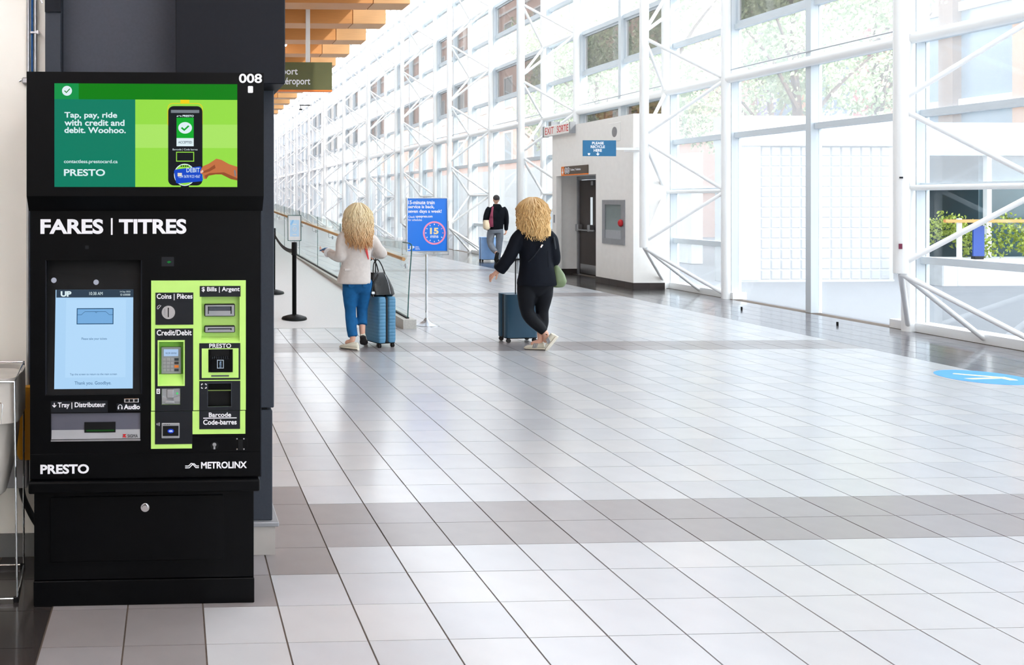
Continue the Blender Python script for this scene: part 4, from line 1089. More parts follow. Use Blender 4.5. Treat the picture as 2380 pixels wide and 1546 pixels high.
b = new(); tube(b, [(1.644, 12.23, 1.06), (1.644, 12.23, 1.12)], .006, 8); obj('stem', b, M['steel'], nt_)
b = new(); holed(b, 1.552, 1.738, 1.1, 1.452, [(1.56, 1.73, 1.108, 1.444)], 12.215, 12.235); obj('frame', b, M['gedge'], nt_)
obj('sheet', bx(1.56, 1.73, 12.222, 12.23, 1.108, 1.444), M['cap'], nt_)
PB, PB2 = mat('pale_blue_print', (190, 222, 246), .5), mat('sky_blue_print', (140, 198, 240), .5)
sh = obj('print_field', bx(1.583, 1.708, 12.2212, 12.222, 1.16, 1.385), PB, nt_)
obj('swoosh', prism(new(), [(1.588, 1.33), (1.598, 1.31), (1.626, 1.35), (1.638, 1.384), (1.612, 1.384), (1.604, 1.36)], 12.2205, 12.2212), PB2, sh)
b = new(); tube(b, [(1.646 + .024 * math.cos(a), 12.2208, 1.262 + .03 * math.sin(a)) for a in [2 * PI * i / 20 for i in range(21)]], .003, 5); box(b, 1.624, 1.668, 12.2203, 12.2211, 1.258, 1.266); obj('round_mark', b, M['cap'], sh)
b = bx(1.622, 1.672, 12.2203, 12.2211, 1.32, 1.332); box(b, 1.62, 1.674, 12.2203, 12.2211, 1.18, 1.192); obj('text_line', b, M['cap'], sh)
# poster on chrome stand
ps = thing('poster_stand', 'chrome pedestal stand with a round flared base by the balustrade end', 'stand', (3.345, 11.78, 0))
cx, cy = 3.345, 11.815
b = new(); lathe(b, [(.001, 0), (.165, 0), (.165, .008), (.1, .025), (.05, .055), (.026, .085), (.02, .1)], cx, cy, 36); obj('base', b, M['steel'], ps, smooth=True)
b = new(); lathe(b, [(.018, .09), (.018, .94)], cx, cy, 16); obj('pole', b, M['chrome'], ps, smooth=True)
b = new(); box(b, 3.018, 3.64, cy - .008, cy + .008, .93, .942); box(b, 3.018, 3.026, cy - .008, cy + .008, .93, 1.12); box(b, 3.632, 3.64, cy - .008, cy + .008, .93, 1.38)
for z in (1.13,): box(b, 3.026, 3.08, cy - .006, cy + .006, z - .004, z + .004)
for z in (1.165, 1.36): box(b, 3.61, 3.634, cy - .006, cy + .006, z - .004, z + .004)
box(b, 3.03, 3.04, cy - .008, cy + .008, 1.11, 1.17)
obj('cradle', b, M['steel'], ps)
def PX(p): return 3.07 + (p - 945) * .005737
def PZ(p): return 1.685 - (p - 460) * .00568
po = thing('poster', 'bright blue poster about fifteen-minute train service with a pink clock', 'poster', (3.34, 11.78, .98))
b = new(); holed(b, 3.066, 3.615, .972, 1.688, [(3.08, 3.607, .985, 1.678)], 11.765, 11.795); obj('frame', b, M['steel'], po)
obj('sheet', bx(3.08, 3.607, 11.775, 11.785, .985, 1.678), M['blueposter'], po)
yp = 11.7748
def PO(s, x0, x1, y0, y1, m='wlet', bold=.026): return obj('lettering', text(s, PX(x0), PX(x1), PZ(y1), PZ(y0), yp, bold, .0006), M[m], po)
PO('15-minute train', 948.5, 1010, 466, 475); PO('service is back,', 948.5, 1009, 476.5, 485.5); PO('seven days a week!', 948.5, 1026, 487, 497)
PO('Check', 948.5, 964, 501.5, 506.5, bold=.01); PO('upexpress.com', 966, 1005, 501.5, 507.5, bold=.025); PO('for schedules', 948.5, 980.5, 508.5, 513.5, bold=.01)
PO('15', 999, 1019, 529.5, 544.5, 'cream', .045); PO('mins', 1000, 1018.5, 545.5, 553, bold=.02); PO('UP', 945, 963, 571.5, 581, bold=.04)
for q, s in enumerate(('Union', 'Pearson', 'Express')): PO(s, 965, 973 + 1.5 * q, 572 + 3.2 * q, 574.6 + 3.2 * q, bold=.02)
pcx, pcz = PX(1009.2), PZ(541.5)
b = new(); n = 48
for q in range(n):
    a0, a1 = 2 * PI * q / n, 2 * PI * (q + 1) / n
    prism(b, [(pcx + r * math.cos(a), pcz + r * math.sin(a) * 1.02) for r, a in ((.152, a0), (.152, a1), (.13, a1), (.13, a0))], yp - .001, yp)
obj('clock_ring', b, M['pink'], po)
for q in range(12):
    a = 2 * PI * q / 12; c_, s_ = math.cos(a), math.sin(a)
    obj('clock_tick', prism(new(), [(pcx + r * c_ - w * s_, pcz + (r * s_ + w * c_)) for r, w in ((.105, -.0055), (.122, -.0055), (.122, .0055), (.105, .0055))], yp - .001, yp), M['pink' if q in (0, 1, 2) else 'wlet'], po)
# hanging airport sign
hs_ = thing('hanging_sign', 'olive hanging airport sign with white letters and an orange lower edge', 'sign', (1.0, 13, 3.22))
obj('board', bx(-.2, 2.298, 13, 13.08, 3.25, 3.652, .003, 1), M['olive'], hs_); obj('orange_edge', bx(-.2, 2.298, 12.999, 13.081, 3.228, 3.252), M['orange'], hs_)
SXs = 2.298 / 1
def hx(p): return 2.298 - (772 - p) * .00626
def hz(p): return 3.652 - (p - 145) * .00623
obj('lettering', text('Airport', hx(628), hx(692), hz(179), hz(158), 12.999, .012), M['wlet'], hs_)
obj('lettering', text('Aéroport', hx(650), hx(721), hz(202), hz(180.5), 12.999, .012), M['wlet'], hs_)
for x in (.1, 1.95): obj('hanger', bx(x - .03, x + .03, 13.02, 13.06, 3.652, 4.78), M['plaster'], hs_)
# floor decal
fd = thing('floor_decal', 'round blue floor decal with a pale arrow near the right edge', 'decal', (7.55, 8.12, 0))
b = new(); lathe(b, [(.001, 0), (.36, 0), (.36, .0016), (.001, .0016)], 7.55, 8.12, 40); obj('disc', b, M['sticker'], fd)
b = new()
for q, pts in enumerate(([(7.32, 8.07), (7.36, 8.02), (7.72, 8.05), (7.72, 8.10)], [(7.40, 8.28), (7.44, 8.31), (7.74, 8.10), (7.68, 8.06)], [(7.66, 7.96), (7.74, 7.96), (7.75, 8.11), (7.66, 8.09)])):
    lo = [b.verts.new((x, y, .0012)) for x, y in pts]; hi = [b.verts.new((x, y, .0022 + .0004 * q)) for x, y in pts]
    b.faces.new(lo[::-1]); b.faces.new(hi)
    for i in range(4): b.faces.new((lo[i], lo[(i + 1) % 4], hi[(i + 1) % 4], hi[i]))
obj('arrow', b, M['cream'], fd)
for x, y, l in ((8.55, 13.25, 'small black floor stop by the glass, farther one'), (8.75, 11.55, 'small black floor stop by the glass, nearer one')):
    b = new(); lathe(b, [(.001, 0), (.014, 0), (.014, .045), (.01, .05), (.001, .05)], x, y, 12); tag(obj('floor_stop', b, M['blackm'], None, (x, y, 0), smooth=True), l, 'door stop', 'floor stops by the glass')
cm = thing('security_camera', 'dark camera bar fixed to a far lattice column below the roof', 'camera', (8.0, 54.9, 7.4))
obj('arm', bx(7.7, 8.35, 54.86, 54.9, 7.44, 7.5), M['blackm'], cm)
obj('camera_head', bx(7.68, 7.86, 54.82, 54.95, 7.17, 7.25, .01, 1), M['blackm'], cm)
obj('camera_stem', bx(7.75, 7.78, 54.87, 54.89, 7.25, 7.45), M['blackm'], cm)
# ------------------------------------------------------------------ people
def skin_body(J, edges, root):
    bm = new(); idx = {}
    lay = None
    me = bpy.data.meshes.new('b')
    names = list(J); vs = [Vector(J[n][:3]) for n in names]
    me.from_pydata(vs, [(names.index(a), names.index(b)) for a, b in edges], [])
    o = bpy.data.objects.new('b', me); COL.objects.link(o)
    md = o.modifiers.new('s', 'SKIN'); md.use_smooth_shade = True
    lay = me.skin_vertices[0].data if len(me.skin_vertices) else None
    if lay is None:
        bpy.context.view_layer.objects.active = o; o.select_set(True)
        me.attributes
    for i, n in enumerate(names):
        lay[i].radius = (J[n][3], J[n][4] if len(J[n]) > 4 else J[n][3]); lay[i].use_root = (n == root)
    sd = o.modifiers.new('d', 'SUBSURF'); sd.levels = 2; sd.render_levels = 2
    bpy.context.view_layer.update()
    m2 = bpy.data.meshes.new_from_object(o.evaluated_get(bpy.context.evaluated_depsgraph_get()))
    bpy.data.objects.remove(o); bm.from_mesh(m2); bpy.data.meshes.remove(m2)
    return bm
def head_mesh(bm, c, s, yaw):
    """skull with jaw, nose, ears, eye sockets and mouth; faces +y turned by yaw"""
    n, m = 24, 16
    rows = []
    for i in range(m + 1):
        ph = PI * (i + .1) / (m + .2); row = []
        for q in range(n):
            a = 2 * PI * q / n
            x, y, z = .075 * math.sin(ph) * math.cos(a), .095 * math.sin(ph) * math.sin(a), .118 * math.cos(ph)
            if z < -.02: f = 1 - .28 * min(1, (-.02 - z) / .1); x *= f; y *= (f if y < 0 else 1 - .1 * min(1, (-.02 - z) / .1))
            if y > .05:
                w = math.exp(-(x / .014) ** 2)
                if -.045 < z < .02: y += .024 * w * math.sin(PI * (z + .045) / .065) ** .7 * (1 if z < -.01 else .6)
                y -= .009 * math.exp(-((abs(x) - .032) / .015) ** 2 - ((z - .012) / .014) ** 2)
                y += .006 * math.exp(-(x / .025) ** 2 - ((z + .062) / .008) ** 2)
            cc_, ss_ = math.cos(yaw), math.sin(yaw)
            row.append(bm.verts.new((c[0] + s * (x * cc_ - y * ss_), c[1] + s * (x * ss_ + y * cc_), c[2] + s * z)))
        rows.append(row)
    for a, b in zip(rows, rows[1:]):
        for q in range(n): bm.faces.new((a[q], a[(q + 1) % n], b[(q + 1) % n], b[q]))
    bm.faces.new(rows[0]); bm.faces.new(rows[-1][::-1])
    for sx in (-1, 1):
        p = Vector((sx * .078, -.005, -.005)); p = Vector((p.x * math.cos(yaw) - p.y * math.sin(yaw), p.x * math.sin(yaw) + p.y * math.cos(yaw), p.z)) * s + Vector(c)
        ball(bm, p, .012 * s, .02 * s, .032 * s, 8, 6)
def eyes(par, c, s, yaw):
    for sx in (-1, 1):
        p = Vector((sx * .032, .083, .012)); p = Vector((p.x * math.cos(yaw) - p.y * math.sin(yaw), p.x * math.sin(yaw) + p.y * math.cos(yaw), p.z)) * s + Vector(c)
        b = new(); ball(b, p, .011 * s, .008 * s, .008 * s, 8, 6); obj('eye', b, M['wlet'], par, smooth=True)
def add_hand(J, E, side, wrist, tip, curl, palmn, s=1.0):
    """palm plus five bent fingers rooted in it; tip = point the fingers run to, palmn = palm direction the fingers curl to"""
    w, t = Vector(wrist), Vector(tip); d = (t - w).normalized(); n = Vector(palmn); n = (n - d * n.dot(d)).normalized(); u = d.cross(n) * side
    J[f'{side}palm'] = tuple(w + d * .045 * s) + (.026 * s, .018 * s); E.append((f'{side}wrist', f'{side}palm'))
    for q, (off, ln) in enumerate(((-.027, .070), (-.009, .082), (.009, .077), (.026, .060))):
        p0 = w + d * .082 * s + u * off * s
        J[f'{side}f{q}a'] = tuple(p0) + (.0088 * s,); E.append((f'{side}palm', f'{side}f{q}a'))
        prev = f'{side}f{q}a'; p = p0; ang = 0
        for g in range(3):
            ang += curl * (1.0 + .1 * q); p = p + (d * math.cos(ang) + n * math.sin(ang)) * ln * s / 3
            J[f'{side}f{q}{g}'] = tuple(p) + (.0082 * s - .0008 * g * s,); E.append((prev, f'{side}f{q}{g}')); prev = f'{side}f{q}{g}'
    p = w + d * .028 * s - u * .03 * s
    J[f'{side}t0'] = tuple(p) + (.011 * s,); E.append((f'{side}palm', f'{side}t0')); p = p + (d * .7 - u * .6 + n * .25).normalized() * .034 * s
    J[f'{side}t1'] = tuple(p) + (.0095 * s,); E.append((f'{side}t0', f'{side}t1')); p = p + (d * .75 + n * .6).normalized() * .03 * s
    J[f'{side}t2'] = tuple(p) + (.0085 * s,); E.append((f'{side}t1', f'{side}t2'))
def person_body(par, J, head, s, yaw, hands):
    E = [('pelvis', 'waist'), ('waist', 'chest'), ('chest', 'neck'), ('neck', 'skull')]
    for sd in (-1, 1):
        E += [('chest', f'{sd}sh'), (f'{sd}sh', f'{sd}el'), (f'{sd}el', f'{sd}wrist'), ('pelvis', f'{sd}hip'), (f'{sd}hip', f'{sd}kn'), (f'{sd}kn', f'{sd}an'), (f'{sd}an', f'{sd}toe')]
    for h in hands: add_hand(J, E, *h)
    bm = skin_body(J, E, 'pelvis')
    head_mesh(bm, head, s, yaw)
    o = obj('body', bm, M['skin'], par, smooth=True)
    eyes(par, head, s, yaw)
    return o
def fuse(o, vox=.011, it=8):
    """melt the overlapping tubes of one garment into one smooth skin"""
    r = o.modifiers.new('r', 'REMESH'); r.mode = 'VOXEL'; r.voxel_size = vox; r.use_smooth_shade = True
    q = o.modifiers.new('q', 'SMOOTH'); q.iterations = it; q.factor = .5
    bpy.context.view_layer.update()
    me = bpy.data.meshes.new_from_object(o.evaluated_get(bpy.context.evaluated_depsgraph_get()))
    o.modifiers.clear(); o.data = me
    return o
def shoe(par, heel, toe, ankle, w, stripes=False, h=.085):
    """low shoe from heel to toe on any slope; sole and upper"""
    H_, T_ = Vector(heel), Vector(toe); d = (T_ - H_).normalized(); up = (Vector(ankle) - H_); up = (up - d * up.dot(d)).normalized(); sd = d.cross(up); L = (T_ - H_).length
    def ring(bm, t, zz, wd): return [bm.verts.new(H_ + d * (L * t) + sd * (wd * math.cos(a)) + up * (zz[0] + (zz[1] - zz[0]) * (.5 + .5 * math.sin(a)))) for a in [2 * PI * q / 14 for q in range(14)]]
    def body(prof):
        bm = new(); rs = [ring(bm, t, zz, wd) for t, zz, wd in prof]
        for a, b in zip(rs, rs[1:]):
            for q in range(14): bm.faces.new((a[q], a[(q + 1) % 14], b[(q + 1) % 14], b[q]))
        bm.faces.new(rs[0]); bm.faces.new(rs[-1]); return bm
    up_ = obj('shoe', body([(-.0, (.012, h * .7), w * .5), (.06, (.008, h), w * .72), (.25, (.008, h * 1.02), w * .8), (.45, (.008, h * .85), w * .85), (.65, (.008, h * .62), w * .98), (.85, (.008, h * .5), w * .95), (.96, (.01, h * .36), w * .6), (1.0, (.014, h * .25), w * .3)]), M[par[1]], par[0], smooth=True)
    obj('sole', body([(-.02, (0, .024), w * .55), (.05, (0, .026), w * .8), (.35, (0, .024), w * .84), (.65, (0, .022), w * 1.05), (.88, (0, .02), w * 1.0), (.98, (.003, .02), w * .6), (1.02, (.006, .018), w * .3)]), M[par[2]], up_, smooth=True)
    if stripes:
        for q in range(3):
            b = new()
            for sg in (-1, 1): tube(b, [H_ + d * L * (.42 + .08 * q) + sd * w * .98 * sg + up * .022, H_ + d * L * (.34 + .08 * q) + sd * w * .62 * sg + up * h * .86], .006, 5)
            obj('stripe', b, M['silver'], up_)
    return up_
def limb(b, P, R, n=18, wob=.05, sm=5, flat=1.0): return tube(b, P, R, n, sm, True, flat, wob)
def locks(bm, rnd, n, top, rx, ry, zlo, spread, yaw0, yaw1, r0, wave):
    """wavy locks falling from the crown"""
    for q in range(n):
        a = rnd.uniform(yaw0, yaw1); ca, sa = math.cos(a), math.sin(a)
        k0 = rnd.uniform(.0, .55); ph = rnd.uniform(0, 6); fr = rnd.uniform(15, 26); ze = zlo + rnd.choice((0, .02, .05, .1)) + rnd.uniform(-.02, .05) + .03 * abs(ca); amp = wave * rnd.uniform(.5, 1.7); rk = r0 * rnd.uniform(.6, 1.35); pts = []
        N = 13
        for i in range(N):
            t = i / (N - 1)
            f = math.sin(min(1, k0 * .6 + t * 2.6) * PI / 2)
            z = top[2] + .003 - (top[2] - ze) * (t ** 1.25) 
            bulge = (.78 + .22 * min(1, t * 3)) * (1 + spread * math.sin(min(1, t * 1.2) * PI * .6))
            wv = amp * min(1, t * 2)
            pts.append((top[0] + rx * ca * f * bulge + wv * math.sin(z * fr * 2 + ph), top[1] + ry * sa * f * bulge + wv * math.cos(z * fr * 1.7 + ph), z))
        tube(bm, pts, [rk * .7, rk, rk * 1.05, rk * .8, rk * .2], 5, 0)
# ---- woman in the oatmeal blazer
w1 = thing('person', 'woman with long wavy blond hair in oatmeal blazer and blue jeans, seen from behind', 'person', (2.05, 10.0, 0), 0, 'people walking along the hall')
ox, oy = 2.05, 10.0
def p1(x, y, z, *r): return (ox + x, oy + y, z) + r
J = {'pelvis': p1(.0, .02, .80, .13, .10), 'waist': p1(-.0, .02, .98, .11, .08), 'chest': p1(.0, .01, 1.19, .12, .085), 'neck': p1(.005, .0, 1.345, .045), 'skull': p1(.01, .02, 1.43, .05),
     '-1sh': p1(-.155, .0, 1.25, .05), '-1el': p1(-.2, -.04, 1.01, .038), '-1wrist': p1(-.295, .14, 1.06, .026), '1sh': p1(.165, .0, 1.23, .05), '1el': p1(.27, -.05, 1.06, .038), '1wrist': p1(.225, .13, 1.05, .026),
     '-1hip': p1(-.075, .02, .74, .09), '-1kn': p1(-.065, .05, .42, .055), '-1an': p1(-.055, -.04, .09, .034), '-1toe': p1(-.12, .06, .05, .03), '1hip': p1(.08, .02, .74, .09), '1kn': p1(.075, .10, .42, .055), '1an': p1(.062, .03, .185, .034), '1toe': p1(.085, .10, .06, .03)}
person_body(w1, J, (ox + .012, oy + .02, 1.49), .98, .1, [(-1, J['-1wrist'][:3], p1(-.36, .2, 1.07), .35, (.3, .3, 1)), (1, J['1wrist'][:3], p1(.2, .24, 1.035), .75, (0, .2, -1))])
b = new()
loft(b, [(ox + x, oy + y, z, rx, ry) for x, y, z, rx, ry in ((-.042, .0, .725, .192, .135), (-.04, 0, .74, .193, .14), (-.03, 0, .82, .18, .138), (-.018, 0, .92, .163, .125), (-.005, 0, 1.02, .158, .118), (.0, 0, 1.12, .168, .12), (.003, 0, 1.2, .178, .112), (.005, 0, 1.26, .172, .098), (.006, 0, 1.305, .12, .08), (.006, 0, 1.34, .06, .06))], 32, 2.3, True, .05, 3)
limb(b, [p1(-.13, 0, 1.285), p1(-.172, -.005, 1.22), p1(-.192, -.03, 1.11), p1(-.2, -.045, 1.02), p1(-.245, .045, 1.03), p1(-.285, .12, 1.06)], [.05, .062, .06, .057, .054, .051], 16, .1)
limb(b, [p1(.13, 0, 1.265), p1(.18, -.005, 1.2), p1(.225, -.03, 1.12), p1(.27, -.05, 1.06), p1(.255, .04, 1.045), p1(.232, .1, 1.045)], [.05, .062, .06, .057, .054, .051], 16, .1)
jk = obj('blazer', b, M['jack1'], w1, smooth=True); fuse(jk)
b = new(); tube(b, [p1(-.012, -.123, .74), p1(-.006, -.118, .9), p1(.0, -.118, 1.05), p1(0, -.117, 1.2)], .0022, 5, 4); obj('back_seam', b, M['jack1'], jk)
b = bx(ox - .165, ox - .10, oy - .118, oy - .08, .875, .9, .003, 1); obj('pocket_flap', b, M['jack1'], jk)
for s_, c_ in ((-1, p1(-.292, .13, 1.06)), (1, p1(.229, .112, 1.045))):
    b = new(); tube(b, [c_, (c_[0] - .012 if s_ < 0 else c_[0] - .004, c_[1] + .025, c_[2] + .002)], [.05, .054], 14); obj('cuff', b, M['cap'], jk, smooth=True)
b = new(); tube(b, [p1(.055, -.12, 1.2), p1(.075, -.126, 1.1), p1(.1, -.122, 1.0)], [.012, .014, .006], 6, 3, True, .4); obj('red_strap', b, M['redcloth'], w1)
b = new()
loft(b, [(ox - .01 + x, oy + .015, z, rx, ry) for x, z, rx, ry in ((.0, .62, .05, .05), (.0, .65, .10, .08), (0, .69, .135, .1), (0, .73, .142, .115), (0, .8, .138, .11), (0, .86, .13, .1))], 24, 2.2)
limb(b, [p1(-.072, .015, .76), p1(-.075, .03, .6), p1(-.068, .05, .43), p1(-.066, .01, .27), p1(-.056, -.035, .135)], [.098, .085, .064, .06, .058], 18, .06)
limb(b, [p1(.078, .015, .76), p1(.08, .06, .6), p1(.076, .10, .43), p1(.07, .07, .33), p1(.064, .035, .255)], [.098, .085, .064, .06, .06], 18, .06)
jn = obj('jeans', b, M['jean'], w1, smooth=True); fuse(jn)
for sx in (-.085, .075):
    b = new(); prism(b, [(ox + sx - .035, .73), (ox + sx + .035, .735), (ox + sx + .032, .70), (ox + sx, .685), (ox + sx - .032, .70)], oy - .104, oy - .085); obj('back_pocket', b, M['jean'], jn)
shoe((w1, 'shoe', 'sole'), p1(-.02, -.13, .0), p1(-.19, .03, .0), p1(-.055, -.06, .12), .042)
shoe((w1, 'shoe', 'sole2'), p1(.06, -.01, .125), p1(.105, .13, .012), p1(.062, .05, .22), .042)
b = new(); rnd = random.Random(11); hc = (ox + .008, oy - .0, 1.618)
loft(b, [(ox + x, oy + y, z, rx, ry) for x, y, z, rx, ry in ((.02, -.07, 1.16, .1, .05), (.018, -.065, 1.24, .145, .07), (.012, -.05, 1.34, .15, .085), (.008, -.02, 1.44, .125, .10), (.01, -.005, 1.52, .095, .108), (.01, .0, 1.575, .062, .085), (.01, 0, 1.612, .025, .03))], 28, 2, True, .16, 1)
locks(b, rnd, 340, hc, .098, .11, 1.09, .58, PI * .88, PI * 2.12, .0088, .013)
obj('hair', b, M['hair1'], w1, smooth=True)
ph = obj('phone', bx(-.04, .04, -.006, .006, -.012, .07, .006, 2), M['phone'], None, (ox - .365, oy + .19, 1.085), local=True); ph.rotation_euler = (math.radians(65), 0, math.radians(50)); tag(ph, 'blue cased phone held in the left hand of the woman in blazer', 'phone')
# ---- suitcases
def suitcase(label, x, y, rz, w, d, h, m, ridges, ext=.45, tip=.0, group='wheeled suitcases'):
    t = thing('suitcase', label, 'suitcase', (x, y, 0), rz, group)
    zb = .055
    def half(y0, y1):
        b = new(); rings = []
        n = ridges
        for i in range(n):
            za, zc = zb + (h - zb) * i / n, zb + (h - zb) * (i + 1) / n
            e = .03 if i == 0 else 0; f = .03 if i == n - 1 else 0
            g = .0035 if n > 4 else 0
            rings += [(0, (y0 + y1) / 2, za + .002, w / 2 - g - e, (y1 - y0) / 2 - e * .6), (0, (y0 + y1) / 2, za + .005, w / 2 - e * .5, (y1 - y0) / 2 - e * .2), (0, (y0 + y1) / 2, zc - .006, w / 2 - f * .4, (y1 - y0) / 2 - f * .2), (0, (y0 + y1) / 2, zc - .002, w / 2 - g - f, (y1 - y0) / 2 - f * .6)]
        return loft(b, rings, 32, 7)
    return t, half
def finish_case(t, w, d, h, m, ridges, axis, ext):
    """axis 'x': zip band splits the case across x"""
    zb = .055
    for sg in (-1, 1):
        b = new(); n = ridges; rings = []
        for i in range(n):
            za, zc = zb + (h - zb) * i / n, zb + (h - zb) * (i + 1) / n
            e = .022 if i == 0 else 0; f = .022 if i == n - 1 else 0; g = .0012 if n > 4 else 0
            cx_ = sg * (w / 4 + .004); rx_ = w / 4 - .006; ry_ = d / 2
            rings += [(cx_, 0, za + .001, rx_ - g - e, ry_ - g - e), (cx_, 0, za + .004, rx_ - e * .3, ry_ - e * .3), (cx_, 0, zc - .004, rx_ - f * .3, ry_ - f * .3), (cx_, 0, zc - .001, rx_ - g - f, ry_ - g - f)]
        loft(b, rings, 32, 6); obj('shell_half', b, M[m], t, smooth=True, local=True)
    b = new(); loft(b, [(0, 0, zb + .012, .012, d / 2 - .012), (0, 0, h - .012, .012, d / 2 - .012)], 20, 8); obj('zip_band', b, M['zip'], t, local=True)
    b = bx(-w / 2 + .015, w / 2 - .015, -d / 2 + .015, d / 2 - .015, zb - .008, zb + .012, .006, 1); obj('base_tray', b, M['blackm'], t, local=True)
    for sx in (-1, 1):
        for sy in (-1, 1):
            wx, wy = sx * (w / 2 - .035), sy * (d / 2 - .04)
            b = bx(wx - .012, wx + .012, wy - .016, wy + .016, .028, .056, .004, 1); f = obj('caster_fork', b, M['blackm'], t, local=True)
            b = new()
            for o_ in (-.014, .006): tube(b, [(wx + o_, wy, .0245), (wx + o_ + .009, wy, .0245)], .0245, 14)
            obj('wheel', b, M['sole2'], f, local=True, smooth=True)
    b = new()
    for sy in (-.075, .075): tube(b, [(-w / 2 + .03, sy, h - .03), (-w / 2 + .03, sy, h + ext)], .007, 8)
    hb = obj('trolley_tubes', b, M['blackm'], t, local=True, smooth=True)
    obj('grip', bx(-w / 2 + .016, -w / 2 + .044, -.1, .1, h + ext - .012, h + ext + .014, .008, 2), M['blackm'], hb, local=True)
    return t
c1 = thing('suitcase', 'blue grey ribbed suitcase wheeled by the woman in blazer, black handbag on top', 'suitcase', (2.335, 10.18, 0), math.radians(19), 'wheeled suitcases')
finish_case(c1, .24, .37, .572, 'case1', 14, 'x', .46)
c2 = thing('suitcase', 'dark teal suitcase pushed ahead by the woman in black', 'suitcase', (4.03, 10.42, 0), math.radians(96), 'wheeled suitcases')
finish_case(c2, .25, .40, .565, 'case2', 1, 'x', .4)
# black handbag on the suitcase
hb_ = thing('handbag', 'shiny black leather handbag resting on the blue grey suitcase', 'bag', (2.335, 10.18, .572), math.radians(12))
b = new(); loft(b, [(.0, 0, .0, .135, .13), (0, 0, .02, .155, .15), (-.01, 0, .09, .15, .145), (-.03, 0, .18, .125, .13), (-.045, 0, .245, .10, .115), (-.05, 0, .268, .085, .10)], 28, 4, True, .05, 8); obj('bag_body', b, M['leather'], hb_, smooth=True, local=True)
for sy in (-.085, .085):
    b = new(); tube(b, [(-.11, sy, .24), (-.095, sy * .8, .36), (-.045, sy * .7, .41), (.0, sy * .8, .35), (.035, sy, .25)], .007, 8, 5); obj('bag_handle', b, M['leather'], hb_, smooth=True, local=True)
b = new(); tube(b, [(.02, -.118, .245), (.05, -.135, .15), (.07, -.15, .03)], .0035, 6, 3); obj('zipper', b, M['steel'], hb_, local=True)
b = new(); tube(b, [(-.06, -.115, .25), (-.12, -.13, .16), (-.15, -.15, .08), (-.14, -.16, .0)], .009, 6, 4); obj('strap', b, M['leather'], hb_, local=True, smooth=True)
b = bx(-.165, -.125, -.165, -.15, .03, .06, .004, 1); obj('buckle', b, M['chrome'], hb_, local=True)
# ---- woman in black
w2 = thing('person', 'woman with golden blond hair in black blazer and leggings, striding to the left', 'person', (4.0, 9.8, 0), 0, 'people walking along the hall')
ox, oy = 4.0, 9.8
J = {'pelvis': p1(.01, .02, .80, .14, .11), 'waist': p1(-.01, .02, .98, .12, .09), 'chest': p1(-.02, .01, 1.2, .125, .09), 'neck': p1(-.03, .02, 1.37, .046), 'skull': p1(-.035, .03, 1.46, .05),
     '-1sh': p1(-.19, .0, 1.25, .05), '-1el': p1(-.30, .0, 1.03, .04), '-1wrist': p1(-.4, .08, .865, .027), '1sh': p1(.145, .0, 1.24, .05), '1el': p1(.2, -.0, .98, .04), '1wrist': p1(.09, .2, .95, .026),
     '-1hip': p1(-.085, .02, .75, .1), '-1kn': p1(-.09, .04, .40, .06), '-1an': p1(.085, -.06, .19, .036), '-1toe': p1(.10, .0, .08, .03), '1hip': p1(.085, .02, .75, .1), '1kn': p1(.085, .06, .40, .06), '1an': p1(.055, .02, .09, .036), '1toe': p1(-.04, .07, .05, .03)}
person_body(w2, J, (ox - .035, oy + .03, 1.55), 1.0, .35, [(-1, J['-1wrist'][:3], p1(-.475, .11, .80), .3, (.6, .4, -.4)), (1, J['1wrist'][:3], p1(.03, .3, .94), .8, (0, .2, -1))])
b = new()
loft(b, [(ox + x, oy + y, z, rx, ry, .12) for x, y, z, rx, ry in ((.01, .0, .715, .222, .155), (.01, 0, .735, .222, .158), (.005, 0, .83, .2, .15), (-.005, 0, .95, .178, .135), (-.012, 0, 1.05, .172, .128), (-.02, 0, 1.15, .18, .125), (-.024, 0, 1.24, .182, .112), (-.026, 0, 1.295, .165, .098), (-.028, 0, 1.34, .11, .08), (-.03, .01, 1.375, .06, .06))], 32, 2.3, True, .05, 4)
limb(b, [p1(-.14, 0, 1.31), p1(-.2, 0, 1.24), p1(-.245, 0, 1.15), p1(-.3, .0, 1.04), p1(-.35, .03, .95), p1(-.395, .07, .875)], [.06, .078, .075, .072, .07, .072], 16, .1)
limb(b, [p1(.1, 0, 1.3), p1(.155, 0, 1.23), p1(.185, 0, 1.12), p1(.2, .0, .99), p1(.16, .1, .96), p1(.11, .17, .95)], [.06, .075, .07, .066, .06, .056], 16, .1)
jk2 = obj('blazer', b, M['jack2'], w2, smooth=True); fuse(jk2)
b = new(); tube(b, [p1(-.03, -.142, .75), p1(-.04, -.134, .9), p1(-.045, -.13, 1.05), p1(-.05, -.128, 1.15)], .0025, 5, 4); tube(b, [p1(.1, -.135, .75), p1(.085, -.12, .92), p1(.08, -.115, 1.1)], .0025, 5, 4); obj('back_seam', b, M['jack2'], jk2)
b = new()
loft(b, [(ox + .005, oy + .02, z, rx, ry) for z, rx, ry in ((.60, .05, .06), (.63, .11, .09), (.68, .155, .12), (.73, .18, .14), (.8, .17, .13), (.86, .15, .11))], 24, 2.2)
limb(b, [p1(-.085, .02, .78), p1(-.095, .035, .6), p1(-.085, .045, .43), p1(-.045, .02, .34), p1(.03, -.03, .25), p1(.072, -.055, .205)], [.118, .102, .075, .074, .058, .046], 18, .04)
limb(b, [p1(.088, .02, .78), p1(.095, .04, .6), p1(.088, .06, .43), p1(.09, .05, .3), p1(.075, .03, .2)], [.112, .098, .07, .066, .045], 18, .04)
fuse(obj('leggings', b, M['legg'], w2, smooth=True))
shoe((w2, 'shoe', 'sole'), p1(.095, .0, 0), p1(-.1, .09, 0), p1(.055, .02, .12), .042, True)
